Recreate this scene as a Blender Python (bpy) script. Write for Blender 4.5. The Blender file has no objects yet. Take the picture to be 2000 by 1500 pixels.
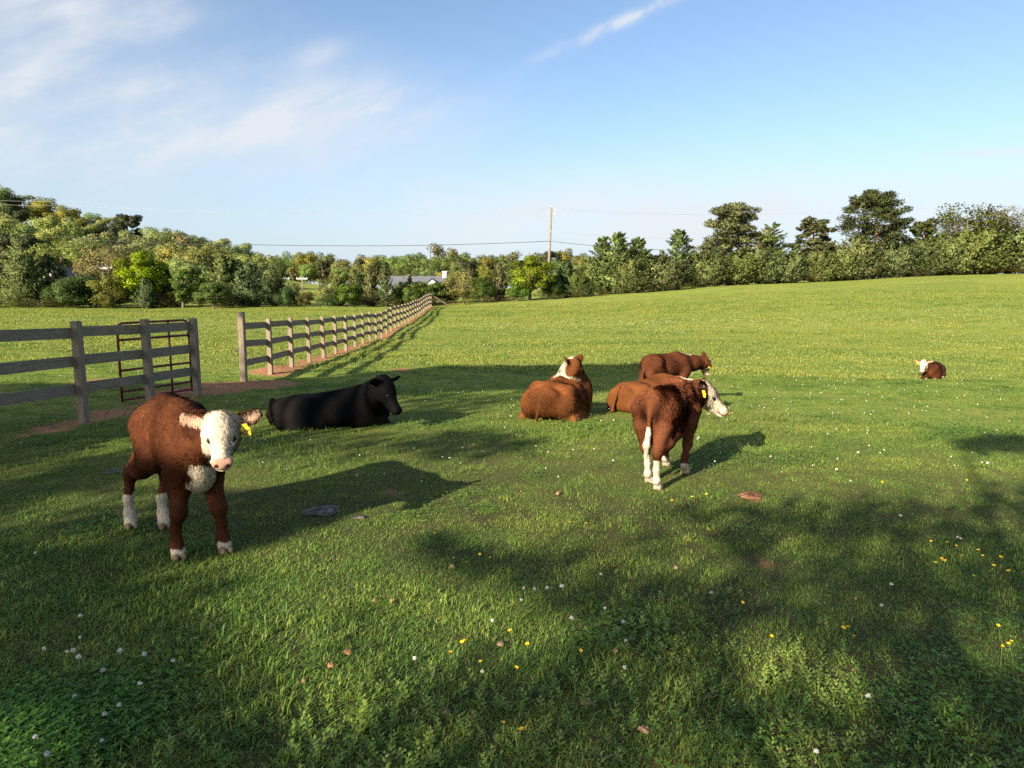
import bpy, math, random
import numpy as np
from mathutils import Vector, Matrix

random.seed(7)
RNG = np.random.default_rng(11)
SC = bpy.context.scene
COL = SC.collection
R = math.radians

# ------------------------------------------------------------------ camera
EYE = 1.65
FPX = 1350.0
PITCH = math.atan(180.0 / FPX)
cam_data = bpy.data.cameras.new('camera')
cam_data.sensor_width = 36.0
cam_data.lens = 36.0 * FPX / 2000.0
cam_data.clip_start = 0.05
cam_data.clip_end = 8000.0
cam = bpy.data.objects.new('camera', cam_data)
cam.location = (0, 0, EYE)
cam.rotation_euler = (math.pi / 2 - PITCH, 0, 0)
COL.objects.link(cam)
SC.camera = cam

# ------------------------------------------------------------------ sky, sun, exposure
SUN_EL, SUN_AZ = R(23.0), R(35.0)           # light travels 35 degrees right of straight ahead
LDIR = Vector((math.sin(SUN_AZ) * math.cos(SUN_EL), math.cos(SUN_AZ) * math.cos(SUN_EL), -math.sin(SUN_EL)))
sun_data = bpy.data.lights.new('sun', 'SUN')
sun_data.energy = 4.9
sun_data.angle = R(0.55)
sun_data.color = (1.0, 0.87, 0.66)
sun = bpy.data.objects.new('sun', sun_data)
sun.rotation_euler = LDIR.to_track_quat('-Z', 'Y').to_euler()
sun.location = (-20, -30, 30)
COL.objects.link(sun)

world = bpy.data.worlds.new('World')
SC.world = world
world.use_nodes = True
wn, wl = world.node_tree.nodes, world.node_tree.links
wn.clear()


def wnode(t, **kw):
    n = wn.new(t)
    for k, v in kw.items():
        setattr(n, k, v)
    return n


def wmath(op, a, b=None, c=None, clamp=False):
    n = wn.new('ShaderNodeMath')
    n.operation = op
    n.use_clamp = clamp
    for i, v in enumerate((a, b, c)):
        if v is None:
            continue
        if isinstance(v, (int, float)):
            n.inputs[i].default_value = v
        else:
            wl.new(v, n.inputs[i])
    return n.outputs[0]


sky = wnode('ShaderNodeTexSky', sky_type='NISHITA', sun_disc=False)
sky.sun_elevation = SUN_EL
sky.sun_rotation = SUN_AZ + math.pi          # the sun stands behind the camera, to the left
sky.altitude = 250
sky.air_density = 1.0
sky.dust_density = 1.7
sky.ozone_density = 2.2
tc = wnode('ShaderNodeTexCoord')
sep = wnode('ShaderNodeSeparateXYZ')
wl.new(tc.outputs['Generated'], sep.inputs[0])
az = wmath('ARCTAN2', sep.outputs[0], sep.outputs[1])
el = wmath('ARCSINE', sep.outputs[2])


def blob(az0, el0, wa, we, tilt=0.0):
    da = wmath('SUBTRACT', az, R(az0))
    de = wmath('SUBTRACT', el, R(el0))
    c, s = math.cos(R(tilt)), math.sin(R(tilt))
    p = wmath('DIVIDE', wmath('ADD', wmath('MULTIPLY', da, c), wmath('MULTIPLY', de, s)), R(wa))
    q = wmath('DIVIDE', wmath('SUBTRACT', wmath('MULTIPLY', de, c), wmath('MULTIPLY', da, s)), R(we))
    return wmath('EXPONENT', wmath('MULTIPLY', wmath('ADD', wmath('MULTIPLY', p, p), wmath('MULTIPLY', q, q)), -1.0))


def cloud_noise(scale, stretch, tilt, detail, lo, hi, seed):
    comb = wnode('ShaderNodeCombineXYZ')
    c, s = math.cos(R(tilt)), math.sin(R(tilt))
    u = wmath('ADD', wmath('MULTIPLY', az, c), wmath('MULTIPLY', el, s))
    v = wmath('SUBTRACT', wmath('MULTIPLY', el, c), wmath('MULTIPLY', az, s))
    wl.new(wmath('MULTIPLY', u, 1.0 / stretch), comb.inputs[0])
    wl.new(wmath('ADD', v, seed), comb.inputs[1])
    nz = wnode('ShaderNodeTexNoise', noise_dimensions='2D')
    nz.inputs['Scale'].default_value = scale
    nz.inputs['Detail'].default_value = detail
    nz.inputs['Roughness'].default_value = 0.62
    wl.new(comb.outputs[0], nz.inputs['Vector'])
    mr = wnode('ShaderNodeMapRange', interpolation_type='SMOOTHSTEP')
    mr.inputs['From Min'].default_value = lo
    mr.inputs['From Max'].default_value = hi
    wl.new(nz.outputs[0], mr.inputs['Value'])
    return mr.outputs[0]


def madd(*xs):
    r = xs[0]
    for x in xs[1:]:
        r = wmath('ADD', r, x)
    return r


def mmul(a, b):
    return wmath('MULTIPLY', a, b)


n1 = cloud_noise(7.0, 2.4, 20, 5, 0.24, 0.66, 3.1)
n2 = cloud_noise(18.0, 3.4, 24, 6, 0.34, 0.64, 8.4)
n3 = n1
n4 = cloud_noise(45.0, 1.6, 20, 3, 0.32, 0.68, 2.2)
veil = madd(mmul(blob(-29, 12.8, 12, 4.4, 7), 1.0), mmul(blob(-12.5, 12.6, 9, 3.0, 8), 0.85),
            mmul(blob(-36, 9.5, 8, 3, 0), 0.6), mmul(blob(-30, 18.8, 8, 2.0, 6), 0.7), mmul(blob(-14.9, 17.4, 2.0, 0.7, 20), 0.45))
m_veil = mmul(wmath('MINIMUM', veil, 1.0), madd(0.30, mmul(n1, 0.40), mmul(mmul(n1, n2), 0.50)))
streak = mmul(blob(8.6, 19.9, 5.6, 0.42, 19), madd(0.35, mmul(n4, 0.9)))
streak2 = mmul(blob(34.5, 9.1, 4.5, 0.30, -3), madd(0.4, mmul(n4, 0.7)))
low = madd(mmul(blob(6, 5.5, 19, 3.4, -2), madd(0.3, mmul(n3, 0.7))), mmul(blob(28, 6.0, 16, 2.6, 0), madd(0.15, mmul(n3, 0.5))))
far_n = mmul(n1, mmul(wmath('MAXIMUM', sep.outputs[2], 0.0), 0.5))
behind = wmath('GREATER_THAN', wmath('ABSOLUTE', az), R(46))
cloud = madd(mmul(m_veil, 0.92), mmul(streak, 0.62), mmul(streak2, 0.6), mmul(low, 0.95), mmul(far_n, behind))
cloud = wmath('MINIMUM', cloud, 0.85)
bg_sky = wnode('ShaderNodeBackground')
bg_cloud = wnode('ShaderNodeBackground')
hsv = wnode('ShaderNodeHueSaturation')
hsv.inputs['Saturation'].default_value = 1.0
wl.new(sky.outputs[0], hsv.inputs['Color'])
wl.new(hsv.outputs[0], bg_sky.inputs['Color'])
bg_sky.inputs['Strength'].default_value = 0.072
bg_cloud.inputs['Color'].default_value = (0.90, 0.93, 0.97, 1)
bg_cloud.inputs['Strength'].default_value = 0.33
mixw = wnode('ShaderNodeMixShader')
wl.new(cloud, mixw.inputs[0])
bg_haze = wnode('ShaderNodeBackground')
bg_haze.inputs['Color'].default_value = (0.225, 0.268, 0.315, 1)
mixh = wnode('ShaderNodeMixShader')
eh = wmath('DIVIDE', wmath('MAXIMUM', el, 0.0), R(8.5))
wl.new(mmul(wmath('EXPONENT', wmath('MULTIPLY', mmul(eh, eh), -1.0)), 0.72), mixh.inputs[0])
wl.new(bg_sky.outputs[0], mixh.inputs[1])
wl.new(bg_haze.outputs[0], mixh.inputs[2])
wl.new(mixh.outputs[0], mixw.inputs[1])
wl.new(bg_cloud.outputs[0], mixw.inputs[2])
outw = wnode('ShaderNodeOutputWorld')
wl.new(mixw.outputs[0], outw.inputs['Surface'])

vs = SC.view_settings
vs.view_transform = 'Standard'
vs.look = 'None'
vs.gamma = 1.0
vs.exposure = 1.50
vs.use_curve_mapping = False
world.cycles.sampling_method = 'MANUAL'
world.cycles.sample_map_resolution = 512
SC.render.engine = 'CYCLES'
SC.cycles.max_bounces = 4
SC.cycles.diffuse_bounces = 2
SC.cycles.transmission_bounces = 2
SC.cycles.transparent_max_bounces = 8
SC.cycles.use_adaptive_sampling = True
SC.cycles.adaptive_threshold = 0.012
SC.cycles.use_denoising = False


# ------------------------------------------------------------------ helpers
def ray(px, py):
    u, v = (px - 1000.0) / FPX, (750.0 - py) / FPX
    c, s = math.cos(PITCH), math.sin(PITCH)
    return (u, c + v * s, v * c - s)


def at(px, py, d):
    """the point d metres ahead that a line of sight meets"""
    r = ray(px, py)
    t = d / r[1]
    return Vector((r[0] * t, d, EYE + r[2] * t))


def tag(o, label=None, cat=None, group=None, kind=None):
    if label:
        o['label'] = label
    if cat:
        o['category'] = cat
    if group:
        o['group'] = group
    if kind:
        o['kind'] = kind
    return o


def empty(name, loc=(0, 0, 0), rz=0.0):
    o = bpy.data.objects.new(name, None)
    o.location = loc
    o.rotation_euler = (0, 0, rz)
    o.empty_display_size = 0.2
    COL.objects.link(o)
    return o


def link(name, me, parent=None):
    o = bpy.data.objects.new(name, me)
    COL.objects.link(o)
    if parent:
        o.parent = parent
    return o


def mesh_np(name, verts, faces, mat=None, smooth=False, attrs=None, colors=None):
    """faces: int array (n,3) or (n,4) or list of such"""
    me = bpy.data.meshes.new(name)
    verts = np.asarray(verts, dtype=np.float32)
    fl = faces if isinstance(faces, list) else [faces]
    fl = [np.asarray(f, dtype=np.int32) for f in fl if len(f)]
    idx = np.concatenate([f.ravel() for f in fl])
    cnt = np.concatenate([np.full(len(f), f.shape[1], dtype=np.int32) for f in fl])
    me.vertices.add(len(verts))
    me.vertices.foreach_set('co', verts.ravel())
    me.loops.add(len(idx))
    me.loops.foreach_set('vertex_index', idx)
    me.polygons.add(len(cnt))
    start = np.concatenate([[0], np.cumsum(cnt)[:-1]]).astype(np.int32)
    me.polygons.foreach_set('loop_start', start)
    me.update(calc_edges=True)
    me.polygons.foreach_set('use_smooth', np.full(len(cnt), bool(smooth)))
    if attrs:
        for k, v in attrs.items():
            a = me.attributes.new(k, 'FLOAT', 'POINT')
            a.data.foreach_set('value', np.asarray(v, dtype=np.float32))
    if colors is not None:
        a = me.color_attributes.new('tint', 'FLOAT_COLOR', 'POINT')
        c = np.ones((len(verts), 4), dtype=np.float32)
        c[:, :3] = colors
        a.data.foreach_set('color', c.ravel())
    if mat:
        me.materials.append(mat)
    me.validate()
    return me


class MB:
    """collects boxes, tubes and lathes into one mesh"""

    def __init__(self):
        self.v, self.f4, self.f3 = [], [], []

    def add(self, v, f):
        b = len(self.v)
        self.v += [tuple(p) for p in v]
        for q in f:
            (self.f4 if len(q) == 4 else self.f3).append([b + i for i in q])

    def box(self, c, s, m=None, bev=0.0):
        hx, hy, hz = s[0] / 2, s[1] / 2, s[2] / 2
        b = min(bev, hx * .9, hy * .9, hz * .9)
        if b <= 0:
            v = [(sx * hx, sy * hy, sz * hz) for sx in (-1, 1) for sy in (-1, 1) for sz in (-1, 1)]
            f = [(0, 1, 3, 2), (4, 6, 7, 5), (0, 4, 5, 1), (2, 3, 7, 6), (0, 2, 6, 4), (1, 5, 7, 3)]
        else:
            v, f = [], []
            ring = [(-hx, -hy + b), (-hx + b, -hy), (hx - b, -hy), (hx, -hy + b), (hx, hy - b), (hx - b, hy), (-hx + b, hy), (-hx, hy - b)]
            for z, k in ((-hz, 1 - b / max(hx, hy)), (-hz + b, 1), (hz - b, 1), (hz, 1 - b / max(hx, hy))):
                v += [(x * k, y * k, z) for x, y in ring]
            for i in range(3):
                for j in range(8):
                    f.append((i * 8 + j, i * 8 + (j + 1) % 8, i * 8 + 8 + (j + 1) % 8, i * 8 + 8 + j))
            for base, rev in ((0, True), (24, False)):
                q = [base + j for j in range(8)]
                if rev:
                    q = q[::-1]
                f += [(q[0], q[1], q[2], q[3]), (q[0], q[3], q[4], q[7]), (q[4], q[5], q[6], q[7])]
        c = Vector(c)
        if m is None:
            v = [c + Vector(p) for p in v]
        else:
            v = [c + m @ Vector(p) for p in v]
        self.add(v, f)

    def tube(self, pts, rads, n=8, cap=True):
        pts = [Vector(p) for p in pts]
        if isinstance(rads, (int, float)):
            rads = [rads] * len(pts)
        v, f = [], []
        ref = Vector((0, 0, 1))
        prev = None
        for i, p in enumerate(pts):
            t = (pts[min(i + 1, len(pts) - 1)] - pts[max(i - 1, 0)]).normalized()
            a = prev if prev is not None else (ref if abs(t.dot(ref)) < 0.9 else Vector((1, 0, 0)))
            s = t.cross(a)
            if s.length < 1e-5:
                s = t.cross(Vector((1, 0.3, 0)))
            s.normalize()
            u = s.cross(t).normalized()
            prev = u
            for j in range(n):
                an = 2 * math.pi * j / n
                v.append(p + (s * math.cos(an) + u * math.sin(an)) * rads[i])
        for i in range(len(pts) - 1):
            for j in range(n):
                f.append((i * n + j, i * n + n + j, i * n + n + (j + 1) % n, i * n + (j + 1) % n))
        if cap:
            v.append(pts[0]); v.append(pts[-1])
            a, b = len(v) - 2, len(v) - 1
            for j in range(n):
                f.append((a, j, (j + 1) % n))
                f.append((b, (len(pts) - 1) * n + (j + 1) % n, (len(pts) - 1) * n + j))
        self.add(v, f)

    def mesh(self, name, mat=None, smooth=False):
        fs = []
        if self.f4:
            fs.append(np.array(self.f4))
        if self.f3:
            fs.append(np.array(self.f3))
        return mesh_np(name, np.array([tuple(p) for p in self.v]), fs, mat, smooth)

    def build(self, name, mat, parent=None, smooth=False):
        return link(name, self.mesh(name, mat, smooth), parent)


# ------------------------------------------------------------------ node materials
class Mat:
    def __init__(self, name):
        self.m = bpy.data.materials.new(name)
        self.m.use_nodes = True
        self.n, self.l = self.m.node_tree.nodes, self.m.node_tree.links
        self.n.clear()
        self.out = self.n.new('ShaderNodeOutputMaterial')

    def node(self, t, ins=None, **kw):
        n = self.n.new(t)
        for k, v in kw.items():
            setattr(n, k, v)
        for k, v in (ins or {}).items():
            self.set(n.inputs[k], v)
        return n

    def set(self, sock, v):
        if isinstance(v, bpy.types.NodeSocket):
            self.l.new(v, sock)
        elif isinstance(v, tuple) and len(v) == 3 and sock.type == 'RGBA':
            sock.default_value = (*v, 1)
        else:
            sock.default_value = v

    def noise(self, vec, scale, detail=4, rough=0.55, dist=0.0):
        n = self.node('ShaderNodeTexNoise', {'Scale': scale, 'Detail': detail, 'Roughness': rough, 'Distortion': dist})
        if vec is not None:
            self.l.new(vec, n.inputs['Vector'])
        return n.outputs[0]

    def ramp(self, fac, stops):
        n = self.n.new('ShaderNodeValToRGB')
        el_ = n.color_ramp.elements
        el_[0].position, el_[0].color = stops[0][0], (*stops[0][1], 1)
        el_[1].position, el_[1].color = stops[-1][0], (*stops[-1][1], 1)
        for p, c in stops[1:-1]:
            e = el_.new(p)
            e.color = (*c, 1)
        self.l.new(fac, n.inputs[0])
        return n.outputs[0]

    def mix(self, fac, a, b, mode='MIX'):
        n = self.node('ShaderNodeMix', data_type='RGBA', blend_type=mode)
        self.set(n.inputs[0], fac)
        self.set(n.inputs[6], a)
        self.set(n.inputs[7], b)
        return n.outputs[2]

    def math(self, op, a, b=0.0, clamp=False):
        n = self.node('ShaderNodeMath', operation=op, use_clamp=clamp)
        self.set(n.inputs[0], a)
        self.set(n.inputs[1], b)
        return n.outputs[0]

    def maprange(self, v, a, b, c=0.0, d=1.0):
        n = self.node('ShaderNodeMapRange', {'Value': v, 'From Min': a, 'From Max': b, 'To Min': c, 'To Max': d})
        return n.outputs[0]

    def pos(self):
        return self.node('ShaderNodeNewGeometry').outputs['Position']

    def obj(self):
        return self.node('ShaderNodeTexCoord').outputs['Object']

    def scaled(self, vec, s):
        n = self.node('ShaderNodeMapping')
        n.inputs['Scale'].default_value = s
        self.l.new(vec, n.inputs[0])
        return n.outputs[0]

    def bump(self, h, strength=0.4, dist=0.01):
        return self.node('ShaderNodeBump', {'Height': h, 'Strength': strength, 'Distance': dist}).outputs[0]

    def bsdf(self, color, rough=0.8, normal=None, spec=0.3, metal=0.0, **kw):
        p = self.node('ShaderNodeBsdfPrincipled', {'Base Color': color, 'Roughness': rough, 'Metallic': metal})
        p.inputs['Specular IOR Level'].default_value = spec
        if normal is not None:
            self.l.new(normal, p.inputs['Normal'])
        for k, v in kw.items():
            self.set(p.inputs[k], v)
        self.l.new(p.outputs[0], self.out.inputs[0])
        return p

    def leafy(self, color, trans=0.35, tcol=None, rough=0.5, spec=0.25):
        p = self.node('ShaderNodeBsdfPrincipled', {'Base Color': color, 'Roughness': rough})
        p.inputs['Specular IOR Level'].default_value = spec
        t = self.node('ShaderNodeBsdfTranslucent', {'Color': tcol if tcol is not None else color})
        m = self.node('ShaderNodeMixShader', {0: trans})
        self.l.new(p.outputs[0], m.inputs[1])
        self.l.new(t.outputs[0], m.inputs[2])
        self.l.new(m.outputs[0], self.out.inputs[0])


def attr_color(M, name='tint'):
    return M.node('ShaderNodeAttribute', attribute_name=name).outputs['Color']


def attr_fac(M, name):
    return M.node('ShaderNodeAttribute', attribute_name=name).outputs['Fac']


def simple_mat(name, col, rough=0.7, var=0.15, scale=8.0, spec=0.3, metal=0.0, bump=0.0):
    M = Mat(name)
    nz = M.noise(M.obj(), scale, 5, 0.6)
    lo = tuple(max(0, c * (1 - var)) for c in col)
    hi = tuple(min(1, c * (1 + var)) for c in col)
    c = M.ramp(nz, [(0.3, lo), (0.7, hi)])
    M.bsdf(c, rough, M.bump(nz, bump, 0.01) if bump else None, spec, metal)
    return M.m


def vnoise(p, seed=0, octaves=3):
    """cheap smooth pseudo-noise for arrays of points, about -1..1"""
    r = np.random.default_rng(seed)
    out = np.zeros(len(p))
    amp, tot = 1.0, 0.0
    for o in range(octaves):
        for _ in range(3):
            k = r.normal(size=p.shape[1]) * (2.0 ** o) * 1.2
            out += amp * np.sin(p @ k + r.uniform(0, 6.28))
        tot += amp * 1.8
        amp *= 0.55
    return out / tot


def unit(v):
    return v / np.maximum(np.linalg.norm(v, axis=1, keepdims=True), 1e-9)


def set_normals(me, N):
    me.polygons.foreach_set('use_smooth', np.ones(len(me.polygons), dtype=bool))
    me.normals_split_custom_set_from_vertices(np.asarray(N, dtype=np.float32).tolist())
# ------------------------------------------------------------------ terrain
FENCE_BASE = {1: (473, 744), 2: (525, 734), 3: (568, 716), 4: (603, 708), 5: (631, 698), 6: (655, 690), 7: (676, 684), 8: (693.6, 678),
              9: (709, 671), 10: (723, 667), 11: (735, 663), 12: (745.5, 657), 15: (771.6, 639.6), 18: (792, 630), 21: (809, 621), 26: (829, 608.5), 31: (844.5, 600)}


def fence_d(k):
    return 13.5 + (k - 1) * 1.72


ctrl = []
for xy in [(-3, 0), (0, 0), (3, 0), (-6, 4), (-2, 4.2), (2, 4), (6, 4), (-8, -8), (0, -8), (8, -8), (-20, -10), (20, -10), (-14, 5), (14, 4), (-22, 12), (0, 6), (3, 6), (-3, 6.5), (-30, -30), (30, -30), (0, -30)]:
    ctrl.append((xy[0], xy[1], 0.0))
for px, py, d in [(165, 824, 8.78), (386, 773, 11.2), (0, 760, 11.9), (250, 797, 10.1), (630, 850, 8.0), (1087, 828, 9.0), (1250, 815, 9.6), (1290, 794, 11.0),
                  (1815, 743, 17), (1640, 692, 23), (2000, 700, 24), (2000, 760, 15), (1500, 760, 14.5), (1240, 714, 18.5), (1000, 692, 22), (900, 642, 36), (860, 715, 18.5),
                  (1100, 632, 40), (1300, 622, 42), (1600, 610, 43), (2000, 598, 44), (2400, 590, 44), (1200, 600, 58), (1600, 570, 62), (2000, 556, 64),
                  (862, 601, 66), (950, 593, 68), (1050, 587, 70), (1150, 579, 72), (1300, 567, 75), (1400, 557, 77), (1500, 552, 79), (1680, 546, 81), (1750, 541, 82), (2000, 534, 84), (2400, 530, 86),
                  (-500, 605, 54), (-300, 604, 55), (0, 603, 58), (200, 603, 60), (450, 602, 62), (620, 601, 64), (740, 601, 65),
                  (0, 660, 25), (0, 625, 40), (300, 650, 28), (300, 622, 44), (550, 640, 36), (600, 618, 48), (700, 615, 55)]:
    p = at(px, py, d)
    ctrl.append((p.x, p.y, p.z))
for k, (px, py) in FENCE_BASE.items():
    p = at(px, py, fence_d(k))
    ctrl.append((p.x, p.y, p.z))
ctrl = np.array(ctrl)


def _tps(r2):
    return 0.5 * r2 * np.log(r2 + 1e-9)


_n = len(ctrl)
_P = np.c_[np.ones(_n), ctrl[:, :2] / 50.0]
_d2 = ((ctrl[:, None, :2] - ctrl[None, :, :2]) ** 2).sum(-1) / 2500.0
_A = np.zeros((_n + 3, _n + 3))
_A[:_n, :_n] = _tps(_d2) + np.eye(_n) * 2e-4
_A[:_n, _n:] = _P
_A[_n:, :_n] = _P.T
_W = np.linalg.solve(_A, np.r_[ctrl[:, 2], 0, 0, 0])


def sstep(a, b, x):
    t = np.clip((x - a) / (b - a), 0, 1)
    return t * t * (3 - 2 * t)


def terrain(xy):
    """height of the ground under an (n,2) array"""
    xy = np.atleast_2d(np.asarray(xy, dtype=float))
    out = np.zeros(len(xy))
    for i in range(0, len(xy), 20000):
        q = xy[i:i + 20000]
        qc = np.c_[np.clip(q[:, 0], -75, 90), np.clip(q[:, 1], -30, 90)]
        d2 = ((qc[:, None, :] - ctrl[None, :, :2]) ** 2).sum(-1) / 2500.0
        z = _tps(d2) @ _W[:_n] + np.c_[np.ones(len(qc)), qc / 50.0] @ _W[_n:]
        x, y = q[:, 0], q[:, 1]
        hill = 14.0 * sstep(-42, -112, x) * sstep(70, 150, y) * sstep(250, 175, y)
        far = 0.2 + 2.4 * sstep(80, 190, y) + hill + 2.5 * sstep(5, 60, x)
        w = sstep(66, 105, y + 0.12 * np.clip(-x, 0, 100) - 0.22 * np.clip(x, 0, 90))
        z = z * (1 - w) + far * w
        lump = 0.012 * vnoise(q * 1.3, 5, 3) * sstep(90, 20, y) + 0.12 * vnoise(q * 0.09, 9, 2) * sstep(20, 45, y) * sstep(90, 60, y) + 0.035 * vnoise(q * np.array([.28, .55]), 12, 3) * sstep(16, 30, y) * sstep(95, 70, y)
        out[i:i + 20000] = z + lump
    return out


def gz(x, y):
    return float(terrain([(x, y)])[0])


def ground_at(px, py, z_up=0.0):
    """walk the line of sight to the ground"""
    r = np.array(ray(px, py))
    ts = np.concatenate([np.linspace(1.5, 30, 500), np.linspace(30, 200, 700)[1:]])
    p = np.array([0, 0, EYE]) + ts[:, None] * (r / r[1])
    below = p[:, 2] < terrain(p[:, :2]) + z_up
    i = int(np.argmax(below)) if below.any() else len(ts) - 1
    return Vector(p[i])


def axis(parts):
    out = []
    for a, b, s in parts:
        out.append(np.arange(a, b, s))
    return np.concatenate(out)


xs_h = axis([(0, 5, .13), (5, 8, .22), (8, 30, .6), (30, 110, 2.5), (110, 400, 15), (400, 3000, 200)])
xs = np.concatenate([-xs_h[::-1][:-1], xs_h])
ys = axis([(-400, -30, 40), (-30, 0, 1.5), (0, 8, .13), (8, 14, .2), (14, 36, .5), (36, 100, 1.3), (100, 300, 8), (300, 4000, 200)])
GX, GY = np.meshgrid(xs, ys)
gxy = np.c_[GX.ravel(), GY.ravel()]
gzv = terrain(gxy)


def seg_dist(p, a, b):
    a, b = np.array(a[:2]), np.array(b[:2])
    t = np.clip(((p - a) @ (b - a)) / ((b - a) @ (b - a)), 0, 1)
    return np.hypot(*(p - a - t[:, None] * (b - a)).T)


POST_XY = {k: at(1000 + (-3664.0 / (7.84 + k - 1) - 60.0), 660, fence_d(k)) for k in range(1, 32)}
P155 = at(164, 824, 8.78)
P383 = at(386, 773, 11.2)
fdir = (P383 - P155)
fdir.z = 0
P290 = P155 + fdir * 0.53
P_OUT = [P155 - fdir * 0.55 * k for k in (1, 2, 3)]
for p in (P155, P383, P290, *P_OUT):
    p.z = gz(p.x, p.y)


CLAY_SPOTS = [(1465, 973, 0.10, .85), (400, 762, .75, .95), (470, 752, .9, .95), (520, 748, .7, .8), (540, 722, .35, 1.0), (525, 728, .45, 1.0), (150, 825, .35, .8), (110, 836, .35, .7), (215, 806, .4, .7), (300, 790, .5, .6),
              (180, 744, .5, .7), (215, 745, .45, .75), (240, 744, .5, .5), (790, 722, .35, .75), (1010, 712, .25, .4), (1490, 1102, .08, .5), (770, 965, .14, .5), (1440, 1135, .08, .4),
              (1650, 1170, .08, .4), (1330, 1495, .12, .6), (30, 1420, .12, .3), (590, 1340, .05, .4), (1140, 1330, .06, .5), (90, 660, .5, .35), (340, 735, .5, .3), (1600, 672, .8, .25), (1940, 770, .4, .3), (1450, 815, .35, .25),
              (1020, 690, 1.0, .3), (1850, 620, 1.5, .2), (1560, 590, 2.5, .2)]
_spots = [(ground_at(a, b), r_, s_) for a, b, r_, s_ in CLAY_SPOTS]


def clay_of(xy):
    c = np.zeros(len(xy))
    nz = vnoise(xy * 3.0, 21, 4)
    nz2 = vnoise(xy * 9.0, 22, 3)
    for p, r_, s_ in _spots:
        d = np.hypot(xy[:, 0] - p.x, (xy[:, 1] - p.y) * 0.8)
        c = np.maximum(c, s_ * sstep(1.25, 0.55, d / r_ + nz * .28 + nz2 * .14))
    for k in range(2, 31):
        d = seg_dist(xy, POST_XY[k], POST_XY[k + 1])
        c = np.maximum(c, 0.95 * sstep(0.48, 0.16, d + nz * .12 + nz2 * .05))
    for a, b in ((P_OUT[2], P383),):
        d = seg_dist(xy, a, b)
        c = np.maximum(c, 0.62 * sstep(0.26, 0.06, d + nz * .16 + nz2 * .06))
    return c


clay = clay_of(gxy)
_m = clay > 0.5
gzv = gzv - 0.012 * clay
for (px, py, r_, h_) in [(540, 724, .38, .14), (526, 731, .45, .08), (1465, 973, .11, .045), (400, 764, .5, .02)]:
    q = ground_at(px, py)
    d = np.hypot(gxy[:, 0] - q.x, gxy[:, 1] - q.y)
    gzv += h_ * np.exp(-(d / r_) ** 2)
nx, ny = len(xs), len(ys)
I = np.arange(nx * ny).reshape(ny, nx)
gf = np.c_[I[:-1, :-1].ravel(), I[:-1, 1:].ravel(), I[1:, 1:].ravel(), I[1:, :-1].ravel()]

M = Mat('pasture_soil')
P = M.pos()
big = M.noise(M.scaled(P, (.55, 1.5, 1)), 0.16, 5, .62)
mid = M.noise(P, 0.9, 5, .6)
fine = M.noise(P, 14.0, 5, .7)
blade = M.noise(M.scaled(P, (3.0, 9.0, 3.0)), 5.0, 4, .7)
g1 = M.ramp(mid, [(.25, (.085, .130, .022)), (.5, (.200, .245, .042)), (.75, (.300, .305, .075))])
g2 = M.ramp(fine, [(.28, (.055, .085, .018)), (.5, (.195, .240, .042)), (.72, (.330, .335, .095))])
gcol = M.mix(.55, g1, g2)
gcol = M.mix(M.maprange(big, .50, .68, 0, .6), gcol, M.mix(.4, g2, (.290, .270, .085)))
gcol = M.mix(M.maprange(big, .30, .46, .65, 0), gcol, (.088, .140, .026))
gcol = M.mix(M.maprange(blade, .35, .7, 0, .5), gcol, (.245, .270, .058))
soil = M.ramp(fine, [(.25, (.19, .085, .042)), (.5, (.35, .170, .086)), (.75, (.46, .265, .150))])
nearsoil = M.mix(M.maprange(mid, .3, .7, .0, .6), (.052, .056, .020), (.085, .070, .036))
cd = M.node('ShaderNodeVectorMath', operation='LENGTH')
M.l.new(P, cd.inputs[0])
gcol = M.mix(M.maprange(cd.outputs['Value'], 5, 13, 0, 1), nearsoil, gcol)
cl = attr_fac(M, 'clay')
col = M.mix(M.maprange(cl, .25, .6), gcol, soil)
hgt = M.math('ADD', fine, M.math('MULTIPLY', blade, 1.5))
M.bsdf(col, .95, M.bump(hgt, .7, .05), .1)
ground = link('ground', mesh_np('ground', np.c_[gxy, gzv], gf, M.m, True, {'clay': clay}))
tag(ground, kind='structure')


def gzm(xy):
    """ground height including clay mounds, by bilinear lookup on the grid"""
    xy = np.atleast_2d(np.asarray(xy, dtype=float))
    Z = gzv.reshape(ny, nx)
    ix = np.clip(np.searchsorted(xs, xy[:, 0]) - 1, 0, nx - 2)
    iy = np.clip(np.searchsorted(ys, xy[:, 1]) - 1, 0, ny - 2)
    fx = (xy[:, 0] - xs[ix]) / (xs[ix + 1] - xs[ix])
    fy = (xy[:, 1] - ys[iy]) / (ys[iy + 1] - ys[iy])
    return Z[iy, ix] * (1 - fx) * (1 - fy) + Z[iy, ix + 1] * fx * (1 - fy) + Z[iy + 1, ix] * (1 - fx) * fy + Z[iy + 1, ix + 1] * fx * fy


def gh(x, y):
    return float(gzm([(x, y)])[0])
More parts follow.
